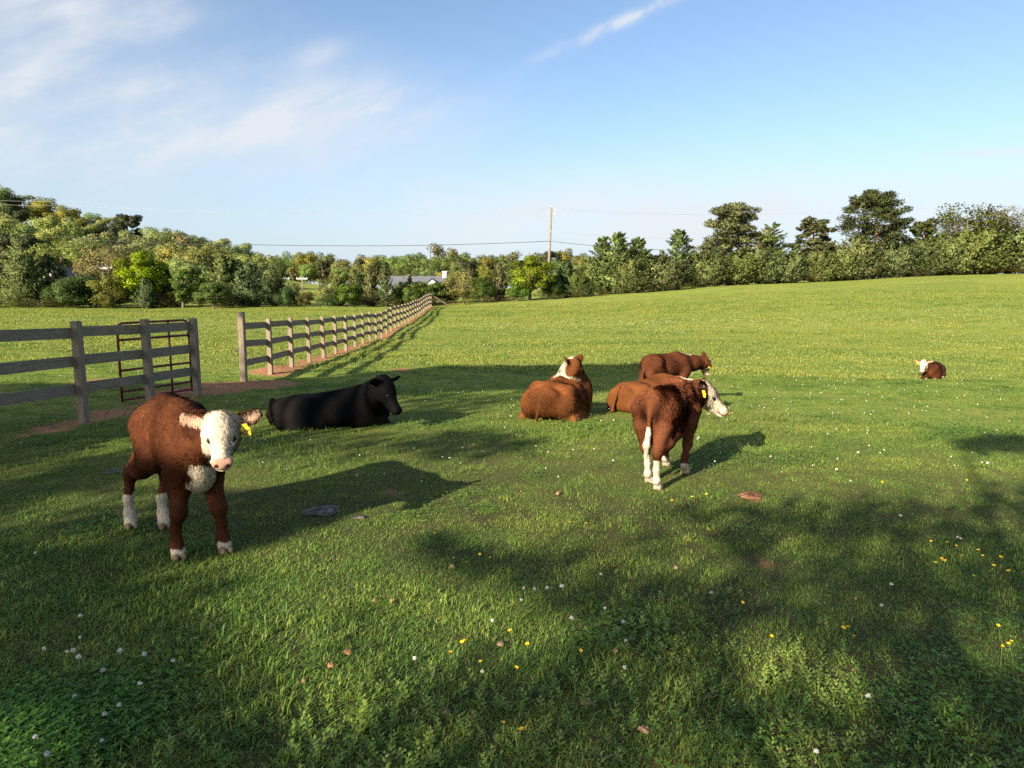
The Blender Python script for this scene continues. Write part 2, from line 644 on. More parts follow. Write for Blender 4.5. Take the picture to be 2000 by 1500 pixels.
# ------------------------------------------------------------------ wooden fences and gate
M = Mat('weathered_pine')
oc = M.obj()
rnd = M.node('ShaderNodeObjectInfo').outputs['Random']
off = M.node('ShaderNodeVectorMath', operation='ADD')
M.l.new(oc, off.inputs[0])
cmb = M.node('ShaderNodeCombineXYZ')
M.set(cmb.inputs[1], M.math('MULTIPLY', rnd, 37.0))
M.set(cmb.inputs[2], M.math('MULTIPLY', rnd, 11.0))
M.l.new(cmb.outputs[0], off.inputs[1])
gr = M.noise(M.scaled(off.outputs[0], (1.6, 22, 22)), 2.2, 6, .6, 1.2)
ring = M.noise(M.scaled(off.outputs[0], (.8, 9, 9)), 2.0, 3, .5, .6)
rings = M.node('ShaderNodeMath', operation='FRACT')
M.set(rings.inputs[0], M.math('MULTIPLY', ring, 9.0))
base = M.ramp(gr, [(.25, (.105, .080, .058)), (.5, (.212, .166, .118)), (.75, (.300, .240, .175))])
base = M.mix(M.maprange(rings.outputs[0], 0, .25, .45, 0), base, (.08, .062, .046))
kn = M.node('ShaderNodeTexVoronoi', {'Scale': 3.0})
M.l.new(M.scaled(off.outputs[0], (1.0, 2.4, 2.4)), kn.inputs['Vector'])
base = M.mix(M.maprange(kn.outputs['Distance'], .05, .13, .75, 0), base, (.050, .038, .030))
base = M.mix(M.math('MULTIPLY', rnd, .35), base, (.17, .155, .135))
M.bsdf(base, .85, M.bump(gr, .5, .004), .2)
WOOD = M.m

RAIL_L = 1.72
mb = MB(); mb.box((0, 0, 0), (RAIL_L, .034, .135), bev=.006)
RAIL_ME = mb.mesh('rail', WOOD)


def post_mesh(h, w):
    m = MB()
    m.box((0, 0, 0), (h + .25, w, w), bev=.008)      # length along x so that the grain runs up
    return m.mesh('post', WOOD)


POST_ME = {h: post_mesh(h, w) for h, w in ((1.22, .092), (1.36, .105), (1.31, .095), (1.27, .0951))}
RAIL_H = (1.085, .725, .365)


def put_post(root, p, h, lean=0.0, yaw=0.0):
    o = link('post', POST_ME[h], root)
    o.location = (p.x, p.y, gh(p.x, p.y) + (h - .25) / 2)
    o.rotation_euler = (Matrix.Rotation(yaw, 3, 'Z') @ Matrix.Rotation(lean, 3, 'X') @ Matrix.Rotation(-math.pi / 2, 3, 'Y')).to_euler()
    return o


def put_rail(root, a, b, h, side, ha=None, hb=None):
    za, zb = gh(a.x, a.y) + (ha or h), gh(b.x, b.y) + (hb or h)
    A, B = Vector((a.x, a.y, za)), Vector((b.x, b.y, zb))
    d = (B - A)
    n = Vector((-d.y, d.x, 0)).normalized()
    mid = (A + B) / 2 + n * side
    o = link('rail', RAIL_ME, root)
    X = d.normalized()
    Y = Vector((0, 0, 1)).cross(X).normalized()
    Z = X.cross(Y)
    o.matrix_world = Matrix.Translation(mid) @ Matrix((X, Y, Z)).transposed().to_4x4() @ Matrix.Diagonal((d.length / RAIL_L * .997, 1, 1, 1))
    return o


rr = random.Random(4)
f2 = empty('rail_fence')
tag(f2, 'long three rail wooden fence running away from the gate gap to the hedge', 'fence')
posts = [Vector((POST_XY[k].x, POST_XY[k].y, 0)) for k in range(1, 32)]
for i, p in enumerate(posts):
    put_post(f2, p, 1.36 if i == 0 else 1.22, rr.uniform(-.025, .025), rr.uniform(-.06, .06))
for i in range(30):
    for h in RAIL_H:
        j1, j2 = rr.uniform(-.02, .02), rr.uniform(-.02, .02)
        put_rail(f2, posts[i], posts[i + 1], h, .063, h + j1, h + j2)
lm = MB(); lm.box((0, 0, 0), (.03, .05, .09), bev=.006); lm.tube([(0, 0, -.03), (-.05, 0, -.03), (-.06, 0, .02)], .008, 6)
iron = simple_mat('dark_iron', (.03, .027, .025), .5, .3, 20, .5, .6)
la = lm.build('latch', iron, f2)
la.location = (posts[0].x - .068, posts[0].y - .02, gh(posts[0].x, posts[0].y) + .62)
# corner brace where the fence meets the hedge
e = posts[-1]
put_rail(f2, Vector((e.x + .1, e.y + .2, 0)), Vector((e.x + 1.5, e.y + .9, 0)), 1.0, 0, 1.05, .10)

f1 = empty('gate_side_fence')
tag(f1, 'near three rail wooden fence at the left edge, ending at the gate post', 'fence')
chain = [P_OUT[2], P_OUT[1], P_OUT[0], P155, P290, P383]
yaw1 = math.atan2(-fdir.x, fdir.y)
for p in chain:
    put_post(f1, p, 1.27 if p is P383 else 1.31, rr.uniform(-.012, .012), yaw1 + rr.uniform(-.04, .04))
for a, b in zip(chain[:-1], chain[1:]):
    for h in RAIL_H:
        put_rail(f1, a, b, h, .063, h + .08 + rr.uniform(-.012, .012), h + (.05 if b is P383 else .08) + rr.uniform(-.012, .012))

M = Mat('red_gate_paint')
nz = M.noise(M.obj(), 9, 5, .65)
c = M.ramp(nz, [(.35, (.075, .010, .010)), (.55, (.15, .016, .015)), (.72, (.10, .035, .026))])
M.bsdf(c, .42, None, .4)
GATE_RED = M.m
gl = at(240, 797, 10.35); gr_ = at(376, 769, 11.5)
gdir = Vector((gr_.x - gl.x, gr_.y - gl.y, 0)); glen = gdir.length; gdir.normalize()
gate = empty('tube_gate', (gl.x, gl.y, gh(gl.x, gl.y) + .045), math.atan2(gdir.y, gdir.x))
tag(gate, 'red metal tube gate standing open behind the near wooden fence', 'gate')
rise = gh(gr_.x, gr_.y) - gh(gl.x, gl.y)
GH = 1.19


def sh(x, z):
    return (x, 0, z + rise * x / glen)


def arc(cx, cz, r_, a0, a1, n=5):
    return [(cx + r_ * math.cos(a0 + (a1 - a0) * i / n), cz + r_ * math.sin(a0 + (a1 - a0) * i / n)) for i in range(n + 1)]


m = MB()
pts = [(0, 0)] + [(0, GH - .1)] + arc(.1, GH - .1, .1, math.pi, math.pi / 2)[1:] + arc(glen - .1, GH - .1, .1, math.pi / 2, 0) + [(glen, 0)]
m.tube([sh(*p) for p in pts], .019, 10)
m.build('frame', GATE_RED, gate, True)
for z in (.03, .16, .30, .48, .68, .94):
    m = MB(); m.tube([sh(0, z), sh(glen, z)], .019, 8, False); m.build('bar', GATE_RED, gate, True)
m = MB(); m.tube([sh(glen * .70, .03), sh(glen * .70, GH)], .016, 8); m.build('upright', GATE_RED, gate, True)
for z in (.2, .95):
    m = MB(); m.tube([(glen, 0, z + rise - .04), (glen, 0, z + rise + .04)], .03, 8); m.tube([(glen, 0, z + rise), (glen + .09, -.05, z + rise)], .011, 6); m.build('hinge', iron, gate, True)
# ------------------------------------------------------------------ foliage builders
def leaf_quads(c, a, size, w, rng, jit=0.5, face=None):
    """rhombus leaves at centres c, long axis a, half length size, width ratio w"""
    n = len(c)
    a = unit(a + rng.normal(size=(n, 3)) * jit)
    b = unit(np.cross(a, rng.normal(size=(n, 3))))
    s = np.asarray(size).reshape(-1, 1)
    v = np.stack([c - a * s, c - b * s * w, c + a * s, c + b * s * w], 1).reshape(-1, 3)
    f = np.arange(4 * n).reshape(n, 4)
    if face is not None:                     # wind each leaf so that it faces outwards
        fn = np.cross(-2 * a, -2 * b)
        back = np.einsum('ij,ij->i', fn, face) < 0
        f[back] = f[back][:, ::-1]
    return v, f


def foliage_mat(name, trans=.3, rough=.55, hue=.03):
    M_ = Mat(name)
    oi = M_.node('ShaderNodeObjectInfo').outputs['Random']
    h = M_.node('ShaderNodeHueSaturation')
    M_.set(h.inputs['Hue'], M_.maprange(oi, 0, 1, .5 - hue, .5 + hue * .6))
    M_.set(h.inputs['Saturation'], M_.maprange(M_.math('FRACT', M_.math('MULTIPLY', oi, 7.3)), 0, 1, .85, 1.08))
    M_.set(h.inputs['Value'], M_.maprange(M_.math('FRACT', M_.math('MULTIPLY', oi, 13.7)), 0, 1, .78, 1.15))
    M_.l.new(attr_color(M_), h.inputs['Color'])
    M_.leafy(h.outputs[0], trans, None, rough, .2)
    return M_.m


M = Mat('tree_bark')
nz = M.noise(M.scaled(M.obj(), (6, 6, 1.2)), 3, 5, .65)
M.bsdf(M.ramp(nz, [(.3, (.055, .042, .032)), (.7, (.19, .155, .125))]), .9, M.bump(nz, .6, .03), .1)
BARK = M.m
M = Mat('pine_bark')
nz = M.noise(M.scaled(M.obj(), (6, 6, 1.5)), 3, 5, .65)
M.bsdf(M.ramp(nz, [(.3, (.12, .075, .05)), (.7, (.36, .25, .18))]), .9, M.bump(nz, .6, .03), .1)
PINEBARK = M.m
FOL = foliage_mat('cedar_foliage', .28, .6, .02)
FOLB = foliage_mat('broadleaf_foliage', .38, .5, .025)


def tint(n, rng, base, var=.22, yellow=.0):
    k = np.exp(rng.normal(size=(n, 1)) * var)
    c = np.array(base)[None, :] * k
    c[:, 0] *= (1 + yellow * rng.random(n))
    return np.clip(c, 0, .9)


def limb_mesh(name, limbs, mat, n=6):
    m_ = MB()
    for pts, rads in limbs:
        m_.tube(pts, rads, n, False)
    return m_.mesh(name, mat, True)


def cedar(seed, H, Rw, base, peaks=1, leaves=9000, lean=.0, tuft=1.0):
    rng = np.random.default_rng(seed)
    axes = [(0.0, 0.0, H)]
    for k in range(1, peaks):
        an = rng.uniform(0, 6.28)
        axes.append((math.cos(an) * Rw * .55, math.sin(an) * Rw * .55, H * rng.uniform(.72, .95)))
    limbs, cs, ds, sz, cl = [], [], [], [], []
    nb = int(135 * (1 if peaks == 1 else .72 * peaks))
    per = leaves // nb
    for i in range(nb):
        ax = axes[i % len(axes)]
        h = ax[2] * (1 - rng.random() ** .85) * .97 + .02
        prof = (1 - (h / ax[2])) ** .72 * min(1.0, .55 + h / (ax[2] * .22))
        L = Rw * (1.0 if len(axes) == 1 else .75) * prof * rng.uniform(.55, 1.22) + .10
        an = rng.uniform(0, 6.28)
        up = rng.uniform(.25, .95) + .5 * (h / ax[2])
        o = np.array([ax[0] * h / ax[2], ax[1] * h / ax[2], h])
        t = np.linspace(.15, 1, per) ** .8
        dirn = np.array([math.cos(an), math.sin(an), 0])
        p = o + dirn * (L * t)[:, None] + np.array([0, 0, 1]) * (L * up * t ** 1.7)[:, None] * .75
        p += rng.normal(size=(per, 3)) * (.045 + .075 * L) * (1.2 - .8 * t)[:, None]
        cs.append(p)
        d = dirn + np.array([0, 0, up + .35])
        ds.append(np.repeat(d[None], per, 0))
        sz.append(rng.uniform(.06, .125, per) * tuft)
        k = math.exp(rng.normal() * .3)
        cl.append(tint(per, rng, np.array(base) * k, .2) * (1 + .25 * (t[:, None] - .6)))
        if i % 6 == 0:
            limbs.append(([tuple(o), tuple(o + dirn * L * .45 + np.array([0, 0, L * up * .12])), tuple(o + dirn * L * .8 + np.array([0, 0, L * up * .45]))], [.028, .018, .006]))
    for ax in axes:
        limbs.append(([(0, 0, -.2), (ax[0] * .4, ax[1] * .4, ax[2] * .4), (ax[0] * .95, ax[1] * .95, ax[2] * .95)], [.02 * H + .02, .012 * H, .01]))
    c, d = np.concatenate(cs), np.concatenate(ds)
    c[:, 0] += lean * c[:, 2]
    nd = unit(unit(d) * .8 + unit(c * np.array([1, 1, 0]) + 1e-4) * .7 + rng.normal(size=c.shape) * .4)
    v, f = leaf_quads(c, d, np.concatenate(sz), .42, rng, .45, nd)
    col_ = np.repeat(np.concatenate(cl), 4, 0)
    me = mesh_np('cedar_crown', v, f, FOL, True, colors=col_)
    set_normals(me, np.repeat(nd, 4, 0))
    return limb_mesh('cedar_trunk', limbs, BARK), me, H


def broadleaf(seed, H, Rw, base, leaves=9000, low=.15, puffs=34, leaf=.1, mat=None, catkin=None, open_=0.0, bark=None, puff_r=.34):
    rng = np.random.default_rng(seed)
    cz, rz = H * (low + 1) / 2, H * (1 - low) / 2
    limbs, cs, cl, sz, ds = [], [], [], [], []
    pts = []
    while len(pts) < puffs:
        q = rng.normal(size=3)
        q /= np.linalg.norm(q)
        r_ = rng.uniform(.45, .86)
        pts.append(np.array([q[0] * Rw * r_, q[1] * Rw * r_, cz + q[2] * rz * r_]))
    per = leaves // puffs
    for p in pts:
        rad = puff_r * Rw * rng.uniform(.65, 1.25)
        q = unit(rng.normal(size=(per, 3)))
        rr_ = rng.random(per) ** .4
        c = p + q * (rr_ * rad)[:, None] * np.array([1, 1, .78])
        ok = c[:, 2] > .05
        c, q, rr_ = c[ok], q[ok], rr_[ok]
        if open_:
            keep = rng.random(len(c)) > open_ * (rng.random() + .3)
            c, q, rr_ = c[keep], q[keep], rr_[keep]
        cs.append(c); ds.append(q + np.array([0, 0, .3])); sz.append(rng.uniform(.6, 1.25, len(c)) * leaf)
        b = np.array(base) * math.exp(rng.normal() * .17)
        if catkin is not None:
            m_ = (q[:, 2] > -.1) & (rr_ > .6) & (rng.random(len(c)) < .7)
            tcol = tint(len(c), rng, b, .18)
            tcol[m_] = tint(int(m_.sum()), rng, np.array(catkin), .15)
            cl.append(tcol)
        else:
            cl.append(tint(len(c), rng, b, .14, .12))
        if rng.random() < .6:
            s = np.array([0, 0, H * rng.uniform(max(low, .12), .55)])
            mid = (s + p) / 2 + np.array([0, 0, -.06 * H])
            limbs.append(([tuple(s), tuple(mid), tuple(p)], [.012 * H, .008 * H, .003 * H]))
    limbs.append(([(0, 0, -.3), (.02 * H, .01 * H, H * .35), (0, .02 * H, H * .8)], [.028 * H, .02 * H, .006 * H]))
    allc = np.concatenate(cs)
    nd = unit(unit(np.concatenate(ds)) + .45 * unit(allc - np.array([0, 0, cz * .8])) + rng.normal(size=allc.shape) * .32)
    v, f = leaf_quads(allc, np.concatenate(ds), np.concatenate(sz), .62, rng, .9, nd)
    me = mesh_np('broadleaf_crown', v, f, mat or FOLB, True, colors=np.repeat(np.concatenate(cl), 4, 0))
    set_normals(me, np.repeat(nd, 4, 0))
    return limb_mesh('broadleaf_trunk', limbs, bark or BARK), me, H


def pine(seed, H, Rw, base, low=.45, leaves=9000, nb=26, lean=.03):
    rng = np.random.default_rng(seed)
    limbs, cs, ds, cl, sz = [], [], [], [], []
    top = lambda h: np.array([lean * h, .01 * h, h])
    limbs.append(([tuple(top(x)) for x in (-.3, H * .3, H * .65, H * .97)], [.022 * H, .018 * H, .011 * H, .002 * H]))
    puffs = []
    for i in range(nb):
        u = (i + rng.random()) / nb
        h = H * (low + (1 - low) * u)
        L = Rw * (1.05 - .75 * abs(u - .35) ** 1.1 - .35 * max(0, u - .6)) * rng.uniform(.6, 1.15)
        an = i * 2.4 + rng.uniform(-.5, .5)
        dr = np.array([math.cos(an), math.sin(an), rng.uniform(.1, .5)])
        o = top(h)
        e_ = o + dr * L
        limbs.append(([tuple(o), tuple(o + dr * L * .5 + np.array([0, 0, -.04 * L])), tuple(e_)], [.007 * H, .005 * H, .002 * H]))
        for t in rng.uniform(.3, 1.05, 4):
            puffs.append((o + dr * L * t + rng.normal(size=3) * .12 * L, rng.uniform(.15, .27) * Rw))
    per = leaves // len(puffs)
    for p, rad in puffs:
        q = unit(rng.normal(size=(per, 3)))
        c = p + q * (rng.random(per) ** .5 * rad)[:, None] * np.array([1, 1, .62])
        cs.append(c); ds.append(q + np.array([0, 0, .5])); sz.append(rng.uniform(.10, .19, per))
        cl.append(tint(per, rng, np.array(base) * math.exp(rng.normal() * .22), .2))
    nd = unit(unit(np.concatenate(ds)) + rng.normal(size=(len(np.concatenate(ds)), 3)) * .35)
    v, f = leaf_quads(np.concatenate(cs), np.concatenate(ds), np.concatenate(sz), .28, rng, .4, nd)
    me = mesh_np('pine_crown', v, f, FOL, True, colors=np.repeat(np.concatenate(cl), 4, 0))
    set_normals(me, np.repeat(nd, 4, 0))
    return limb_mesh('pine_trunk', limbs, PINEBARK, 7), me, H


def twiggy(seed, H, Rw, base, leaves=3500):
    rng = np.random.default_rng(seed)
    limbs, tips = [], []

    def grow(p, d, L, r_, lev):
        q = p + d * L
        mid = (p + q) / 2 + rng.normal(size=3) * L * .06
        limbs.append(([tuple(p), tuple(mid), tuple(q)], [r_, r_ * .8, r_ * .6]))
        if lev == 0:
            tips.append((mid, q)); return
        for _ in range(3 if lev > 1 else 4):
            nd = d * .75 + rng.normal(size=3) * .48 + np.array([0, 0, .18])
            grow(q if rng.random() < .7 else mid, nd / np.linalg.norm(nd), L * rng.uniform(.58, .82), r_ * .58, lev - 1)
    for an in rng.uniform(0, 6.28, 3):
        d = np.array([math.cos(an) * .35 * Rw / H * 2, math.sin(an) * .35 * Rw / H * 2, 1.0])
        grow(np.array([0, 0, H * .12]), d / np.linalg.norm(d), H * .30, .013 * H, 4)
    limbs.append(([(0, 0, -.3), (0, 0, H * .14)], [.025 * H, .02 * H]))
    per = max(1, leaves // len(tips))
    c = np.concatenate([a + (b - a) * rng.random((per, 1)) + rng.normal(size=(per, 3)) * .12 for a, b in tips])
    v, f = leaf_quads(c, rng.normal(size=c.shape), rng.uniform(.03, .07, len(c)), .6, rng)
    return limb_mesh('twiggy_trunk', limbs, BARK, 4), mesh_np('twiggy_crown', v, f, FOLB, False, colors=np.repeat(tint(len(c), rng, base, .25), 4, 0)), H


C_CED = (.088, .128, .034); C_CED2 = (.112, .144, .037); C_CEDD = (.064, .098, .032); C_BRN = (.110, .118, .038)
C_GRN = (.110, .190, .028); C_LIME = (.190, .280, .022); C_DEEP = (.058, .105, .022); C_OLV = (.150, .155, .036)
C_OAK = (.180, .245, .052); C_CAT = (.330, .350, .115); C_TAN = (.205, .200, .066); C_FAR = (.180, .260, .075); C_YEL = (.260, .280, .062)
C_PINE = (.080, .105, .034); C_PINE2 = (.125, .145, .045)
TREES = {
    'cedar_a': cedar(1, 6.0, 1.9, C_CED), 'cedar_b': cedar(2, 6.5, 2.3, C_CED2, 3, 12000), 'cedar_c': cedar(3, 5.0, 2.1, C_CEDD, 2, 10000),
    'cedar_d': cedar(4, 6.0, 1.5, C_CED, 1, 8000), 'cedar_low': cedar(5, 4.0, 3.0, C_CED2, 4, 15000), 'cedar_brown': cedar(6, 5.0, 1.5, C_BRN, 2, 8000),
    'bush': broadleaf(11, 4.0, 2.0, C_GRN, 9000, .02, 30, .085), 'bush_deep': broadleaf(12, 3.5, 2.2, C_DEEP, 9000, .0, 30, .08), 'bush_lime': broadleaf(13, 5.0, 2.0, C_LIME, 9000, .12, 30, .10),
    'bush_olive': broadleaf(14, 4.0, 2.0, C_OLV, 8000, .02, 28, .075), 'bush_tan': broadleaf(15, 6.0, 2.6, C_TAN, 9000, .12, 34, .07, open_=.35), 'slim': broadleaf(16, 5.5, 1.1, C_GRN, 7000, .02, 26, .085, puff_r=.5),
    'bush_yellow': broadleaf(17, 5.0, 2.2, C_YEL, 9000, .03, 30, .08, open_=.15), 'brush': broadleaf(18, 1.6, 1.3, (.085, .085, .035), 3500, .0, 18, .06, open_=.2),
    'oak': broadleaf(21, 10.0, 4.6, C_OAK, 15000, .18, 44, .135, catkin=C_CAT, puff_r=.27), 'oak_b': broadleaf(22, 10.0, 4.2, C_OAK, 15000, .15, 40, .135, catkin=(.27, .32, .09), puff_r=.3),
    'far_green': broadleaf(23, 12.0, 4.6, C_FAR, 10000, .12, 36, .2), 'far_pale': broadleaf(24, 12.0, 4.4, C_YEL, 10000, .12, 36, .2, open_=.15), 'far_tan': broadleaf(25, 10.0, 4.2, C_TAN, 7000, .15, 34, .2, open_=.4),
    'far_pine': broadleaf(26, 12.0, 3.6, (.062, .082, .032), 7000, .30, 26, .22, mat=FOL, bark=PINEBARK), 'round': broadleaf(27, 8.0, 3.1, (.11, .125, .02), 9000, .2, 34, .1, open_=.3),
    'pine_tall': pine(31, 9.5, 3.3, C_PINE, .36, 24000, 34), 'pine_full': pine(32, 8.5, 2.7, C_PINE2, .12, 26000, 44, .0), 'pine_slim': pine(33, 6.5, 1.6, C_PINE2, .12, 13000, 30, .01),
    'twiggy': twiggy(41, 8.0, 2.6, (.24, .22, .11)),
}


def plant_tree(kind, x, y, height, width=1.0, label=None, cat='tree', group=None, name=None, rz=None):
    tm, cm, H = TREES[kind]
    z = gh(x, y) - .03
    root = empty(name or {'c': 'cedar_tree', 'b': 'shrub', 's': 'slim_tree', 'p': 'pine_tree', 't': 'twiggy_tree', 'o': 'oak_tree', 'f': 'forest_tree', 'r': 'round_tree'}[kind[0]], (x, y, z), rr.uniform(0, 6.28) if rz is None else rz)
    s = height / H
    root.scale = (s * width, s * width, s)
    tag(root, label, cat, group)
    link('trunk', tm, root)
    link('crown', cm, root)
    return root


def tree_px(kind, px, top, d, width=1.0, label=None, cat='tree', group=None, name=None):
    p = at(px, top, d)
    return plant_tree(kind, p.x, p.y, p.z - gh(p.x, p.y), width, label, cat, group, name)


HG = 'trees and shrubs of the hedgerow'
for a in [
    ('cedar_b', 38, 462, 61, 1.44, 'dark dense cedar at the left edge of the hedge'),
    ('cedar_c', -60, 480, 62, 1.38, 'dark cedar cut by the left edge of the picture'),
    ('bush_deep', 140, 542, 60, 1.26, 'deep green shrub below the white gable', 'shrub'),
    ('bush_tan', 205, 474, 67, 1.32, 'tan and olive budding tree left of the lime green one'),
    ('bush_lime', 268, 492, 62, 1.26, 'bright lime green leafy tree in the left hedge'),
    ('cedar_c', 282, 543, 60, 1.32, 'low dark evergreen below the lime green tree', 'shrub'),
    ('bush_olive', 212, 532, 60, 1.15, 'olive shrub between the deep green shrub and the lime tree', 'shrub'),
    ('slim', 352, 514, 61, 1.15, 'slim upright fresh green tree right of the lime one'),
    ('bush', 415, 546, 60, 1.32, 'mid green shrub in front of a dark cedar', 'shrub'),
    ('cedar_a', 432, 495, 65, 1.44, 'dark cedar rising behind the mid green shrub'),
    ('cedar_c', 487, 508, 63, 1.26, 'blackish cedar above the first tall fence post'),
    ('bush_olive', 345, 560, 63, 1.15, 'dry olive brush beside the slim tree', 'shrub'),
    ('cedar_b', 532, 512, 66, 0.98, 'dark cedar left of the far field gap'),
    ('bush_deep', 560, 562, 63, 1.03, 'dark low shrub left of the far field gap', 'shrub'),
    ('bush_olive', 582, 574, 63, 0.86, 'low olive shrub right beside the far field gap', 'shrub'),
    ('bush_yellow', 637, 534, 66, 0.98, 'yellowish shrub right of the far field gap', 'shrub'),
    ('bush', 683, 550, 64, 1.15, 'green shrub behind the middle of the fence', 'shrub'),
    ('cedar_brown', 662, 528, 68, 1.38, 'brownish cedar behind the green shrub'),
    ('cedar_brown', 722, 522, 67, 1.03, 'brown tinged cedar left of the slender one'),
    ('cedar_d', 752, 508, 66, 0.98, 'slender pointed cedar in front of the grey roof'),
    ('bush', 800, 558, 67, 1.03, 'low green shrub under the grey house roof', 'shrub'),
    ('bush_deep', 838, 566, 69, 0.92, 'dark low shrub at the far end of the fence', 'shrub'),
    ('bush_yellow', 905, 514, 70, 1.15, 'yellow green bushy tree right of the fence end'),
    ('bush_deep', 945, 540, 69, 1.03, 'dark green shrub beside the yellow green tree', 'shrub'),
    ('cedar_brown', 976, 512, 72, 1.15, 'brownish shrub left of the bright green tree', 'shrub'),
    ('bush_lime', 1035, 498, 70, 1.38, 'bright green leafy tree below the utility pole'),
    ('bush', 1010, 545, 69, 1.15, 'fresh green undergrowth shrub below the bright tree', 'shrub'),
    ('cedar_c', 1108, 508, 73, 1.40, 'dark low cedar right of the utility pole'),
    ('cedar_d', 1178, 460, 75, 1.50, 'pointed cedar, first of the three peaks'),
    ('cedar_a', 1206, 453, 75, 1.49, 'pointed cedar, middle of the three peaks'),
    ('cedar_a', 1246, 462, 76, 1.55, 'pointed cedar, last of the three peaks'),
    ('cedar_d', 1328, 446, 78, 1.69, 'solitary tall pointed cedar standing above the hedge'),
    ('cedar_low', 1290, 496, 76, 1.55, 'low spreading cedar left of the solitary tall cedar'),
    ('cedar_low', 1375, 490, 78, 1.55, 'low cedar right of the solitary tall cedar'),
    ('pine_full', 1430, 404, 82, 1.38, 'full light green pine with a rounded bushy top'),
    ('cedar_low', 1440, 488, 79, 1.63, 'low cedar at the foot of the full pine'),
    ('cedar_b', 1510, 434, 83, 1.65, 'dark broad cedar right of the full pine'),
    ('cedar_low', 1535, 496, 80, 1.47, 'low cedar at the foot of the dark broad cedar'),
    ('pine_slim', 1592, 428, 84, 1.47, 'slim open pine between the dark cedar and tall pine'),
    ('cedar_low', 1605, 488, 81, 1.55, 'low cedar at the foot of the slim pine'),
    ('cedar_low', 1672, 466, 83, 1.63, 'low cedar left below the tall pine'),
    ('pine_tall', 1716, 383, 86, 1.26, 'tall umbrella shaped pine with a bare forked trunk'),
    ('cedar_low', 1742, 470, 83, 1.55, 'low cedar right below the tall pine'),
    ('pine_slim', 1806, 432, 86, 1.26, 'small pine right of the tall pine'),
    ('cedar_low', 1808, 472, 84, 1.55, 'low cedar at the foot of the small pine'),
    ('round', 1897, 390, 88, 1.43, 'rounded yellow green tree near the right edge'),
    ('twiggy', 1850, 418, 90, 1.17, 'pale bare tree left of the rounded tree'),
    ('twiggy', 1985, 388, 90, 1.49, 'pale leafless tree at the right edge'),
    ('cedar_low', 1880, 450, 85, 1.78, 'cedar below the rounded tree'),
    ('cedar_b', 1950, 452, 86, 1.58, 'tall dark cedar near the right edge'),
    ('cedar_low', 2020, 438, 86, 1.86, 'cedar cut by the right edge of the picture'),
    ('cedar_b', 2110, 450, 87, 1.80, 'cedar standing just past the right edge'),
    ('bush_olive', 596, 566, 66, 1.1, 'olive shrub at the left side of the far field gap', 'shrub'),
    ('cedar_b', 572, 540, 70, .9, 'dark cedar behind the left side of the far field gap'),
    ('cedar_d', 800, 536, 69, .9, 'slim cedar in front of the grey roof'),
    ('cedar_b', -130, 440, 70, 1.4, 'broad cedar left of the picture edge'),
    ('cedar_c', 92, 498, 63, 1.15, 'dark cedar just left of the white gable'),
    ('bush_deep', 172, 536, 61, 1.15, 'dark green shrub just right of the white gable', 'shrub'),
    ('bush_olive', 118, 540, 62, 1.0, 'olive shrub hiding the foot of the white gable', 'shrub'),
    ('cedar_c', 322, 520, 64, 1.0, 'dark cedar between the lime tree and the slim tree'),
    ('cedar_a', 462, 505, 66, 1.3, 'shaggy cedar left of the blackish cedar'),
    ('cedar_b', 655, 540, 67, 1.2, 'broad dark cedar right of the far field gap'),
    ('cedar_c', 700, 532, 69, 1.2, 'dark cedar behind the middle of the fence'),
    ('cedar_b', 782, 549, 68, 1.5, 'broad cedar below the left end of the grey roof'),
    ('bush', 828, 555, 69, 1.5, 'green shrub below the white dormer', 'shrub'),
    ('bush_deep', 862, 551, 71, 1.4, 'dark shrub below the white chimney', 'shrub'),
    ('cedar_c', 880, 540, 72, 1.0, 'dark cedar left of the yellow green tree'),
    ('bush', 1075, 535, 71, 1.0, 'green shrub right below the bright green tree', 'shrub'),
    ('cedar_b', 1150, 500, 75, 1.2, 'dark cedar left of the three peaks'),
    ('cedar_a', 1398, 480, 80, 1.35, 'pointed cedar left of the full pine'),
    ('cedar_d', 1462, 476, 81, 1.4, 'pointed cedar just right below the full pine'),
    ('cedar_a', 1556, 476, 83, 1.4, 'pointed cedar right of the dark broad cedar'),
    ('cedar_d', 1632, 478, 84, 1.4, 'pointed cedar right of the slim pine'),
    ('cedar_a', 1690, 466, 84, 1.5, 'pointed cedar in front of the tall pine'),
    ('cedar_a', 1770, 470, 86, 1.4, 'pointed cedar right of the tall pine'),
    ('cedar_d', 1836, 456, 87, 1.5, 'pointed cedar left of the rounded tree'),
    ('cedar_a', 1915, 444, 88, 1.5, 'pointed cedar in front of the rounded tree'),
    ('cedar_d', 1975, 440, 88, 1.6, 'pointed cedar at the right edge'),
    ('bush', 806, 546, 69, 1.5, 'green shrub hiding the left wall of the grey roofed house', 'shrub'),
    ('bush', 846, 547, 70, 1.5, 'green shrub hiding the right wall of the grey roofed house', 'shrub'),
    ('cedar_low', 1128, 530, 73, 1.3, 'low cedar between the dark low cedar and the three peaks'),
    ('cedar_low', 1230, 505, 75, 1.4, 'spreading cedar skirt below the three peaks'),
    ('cedar_low', 1490, 486, 80, 1.5, 'low cedar left of the dark broad cedar'),
    ('cedar_low', 1640, 488, 82, 1.5, 'low cedar between the slim pine and the tall pine'),
    ('cedar_low', 1775, 480, 84, 1.5, 'low cedar between the tall pine and the small pine'),
    ('cedar_low', 1845, 466, 85, 1.5, 'low cedar left below the rounded tree'),
    ('cedar_low', 1925, 458, 86, 1.5, 'low cedar right below the rounded tree'),
    ('cedar_b', -190, 470, 60, 1.49, 'cedar standing just past the left edge'),
]:
    a = list(a) + [None] * (7 - len(a))
    tree_px(a[0], a[1], a[2], a[3], a[4], a[5], a[6] or 'tree', HG)

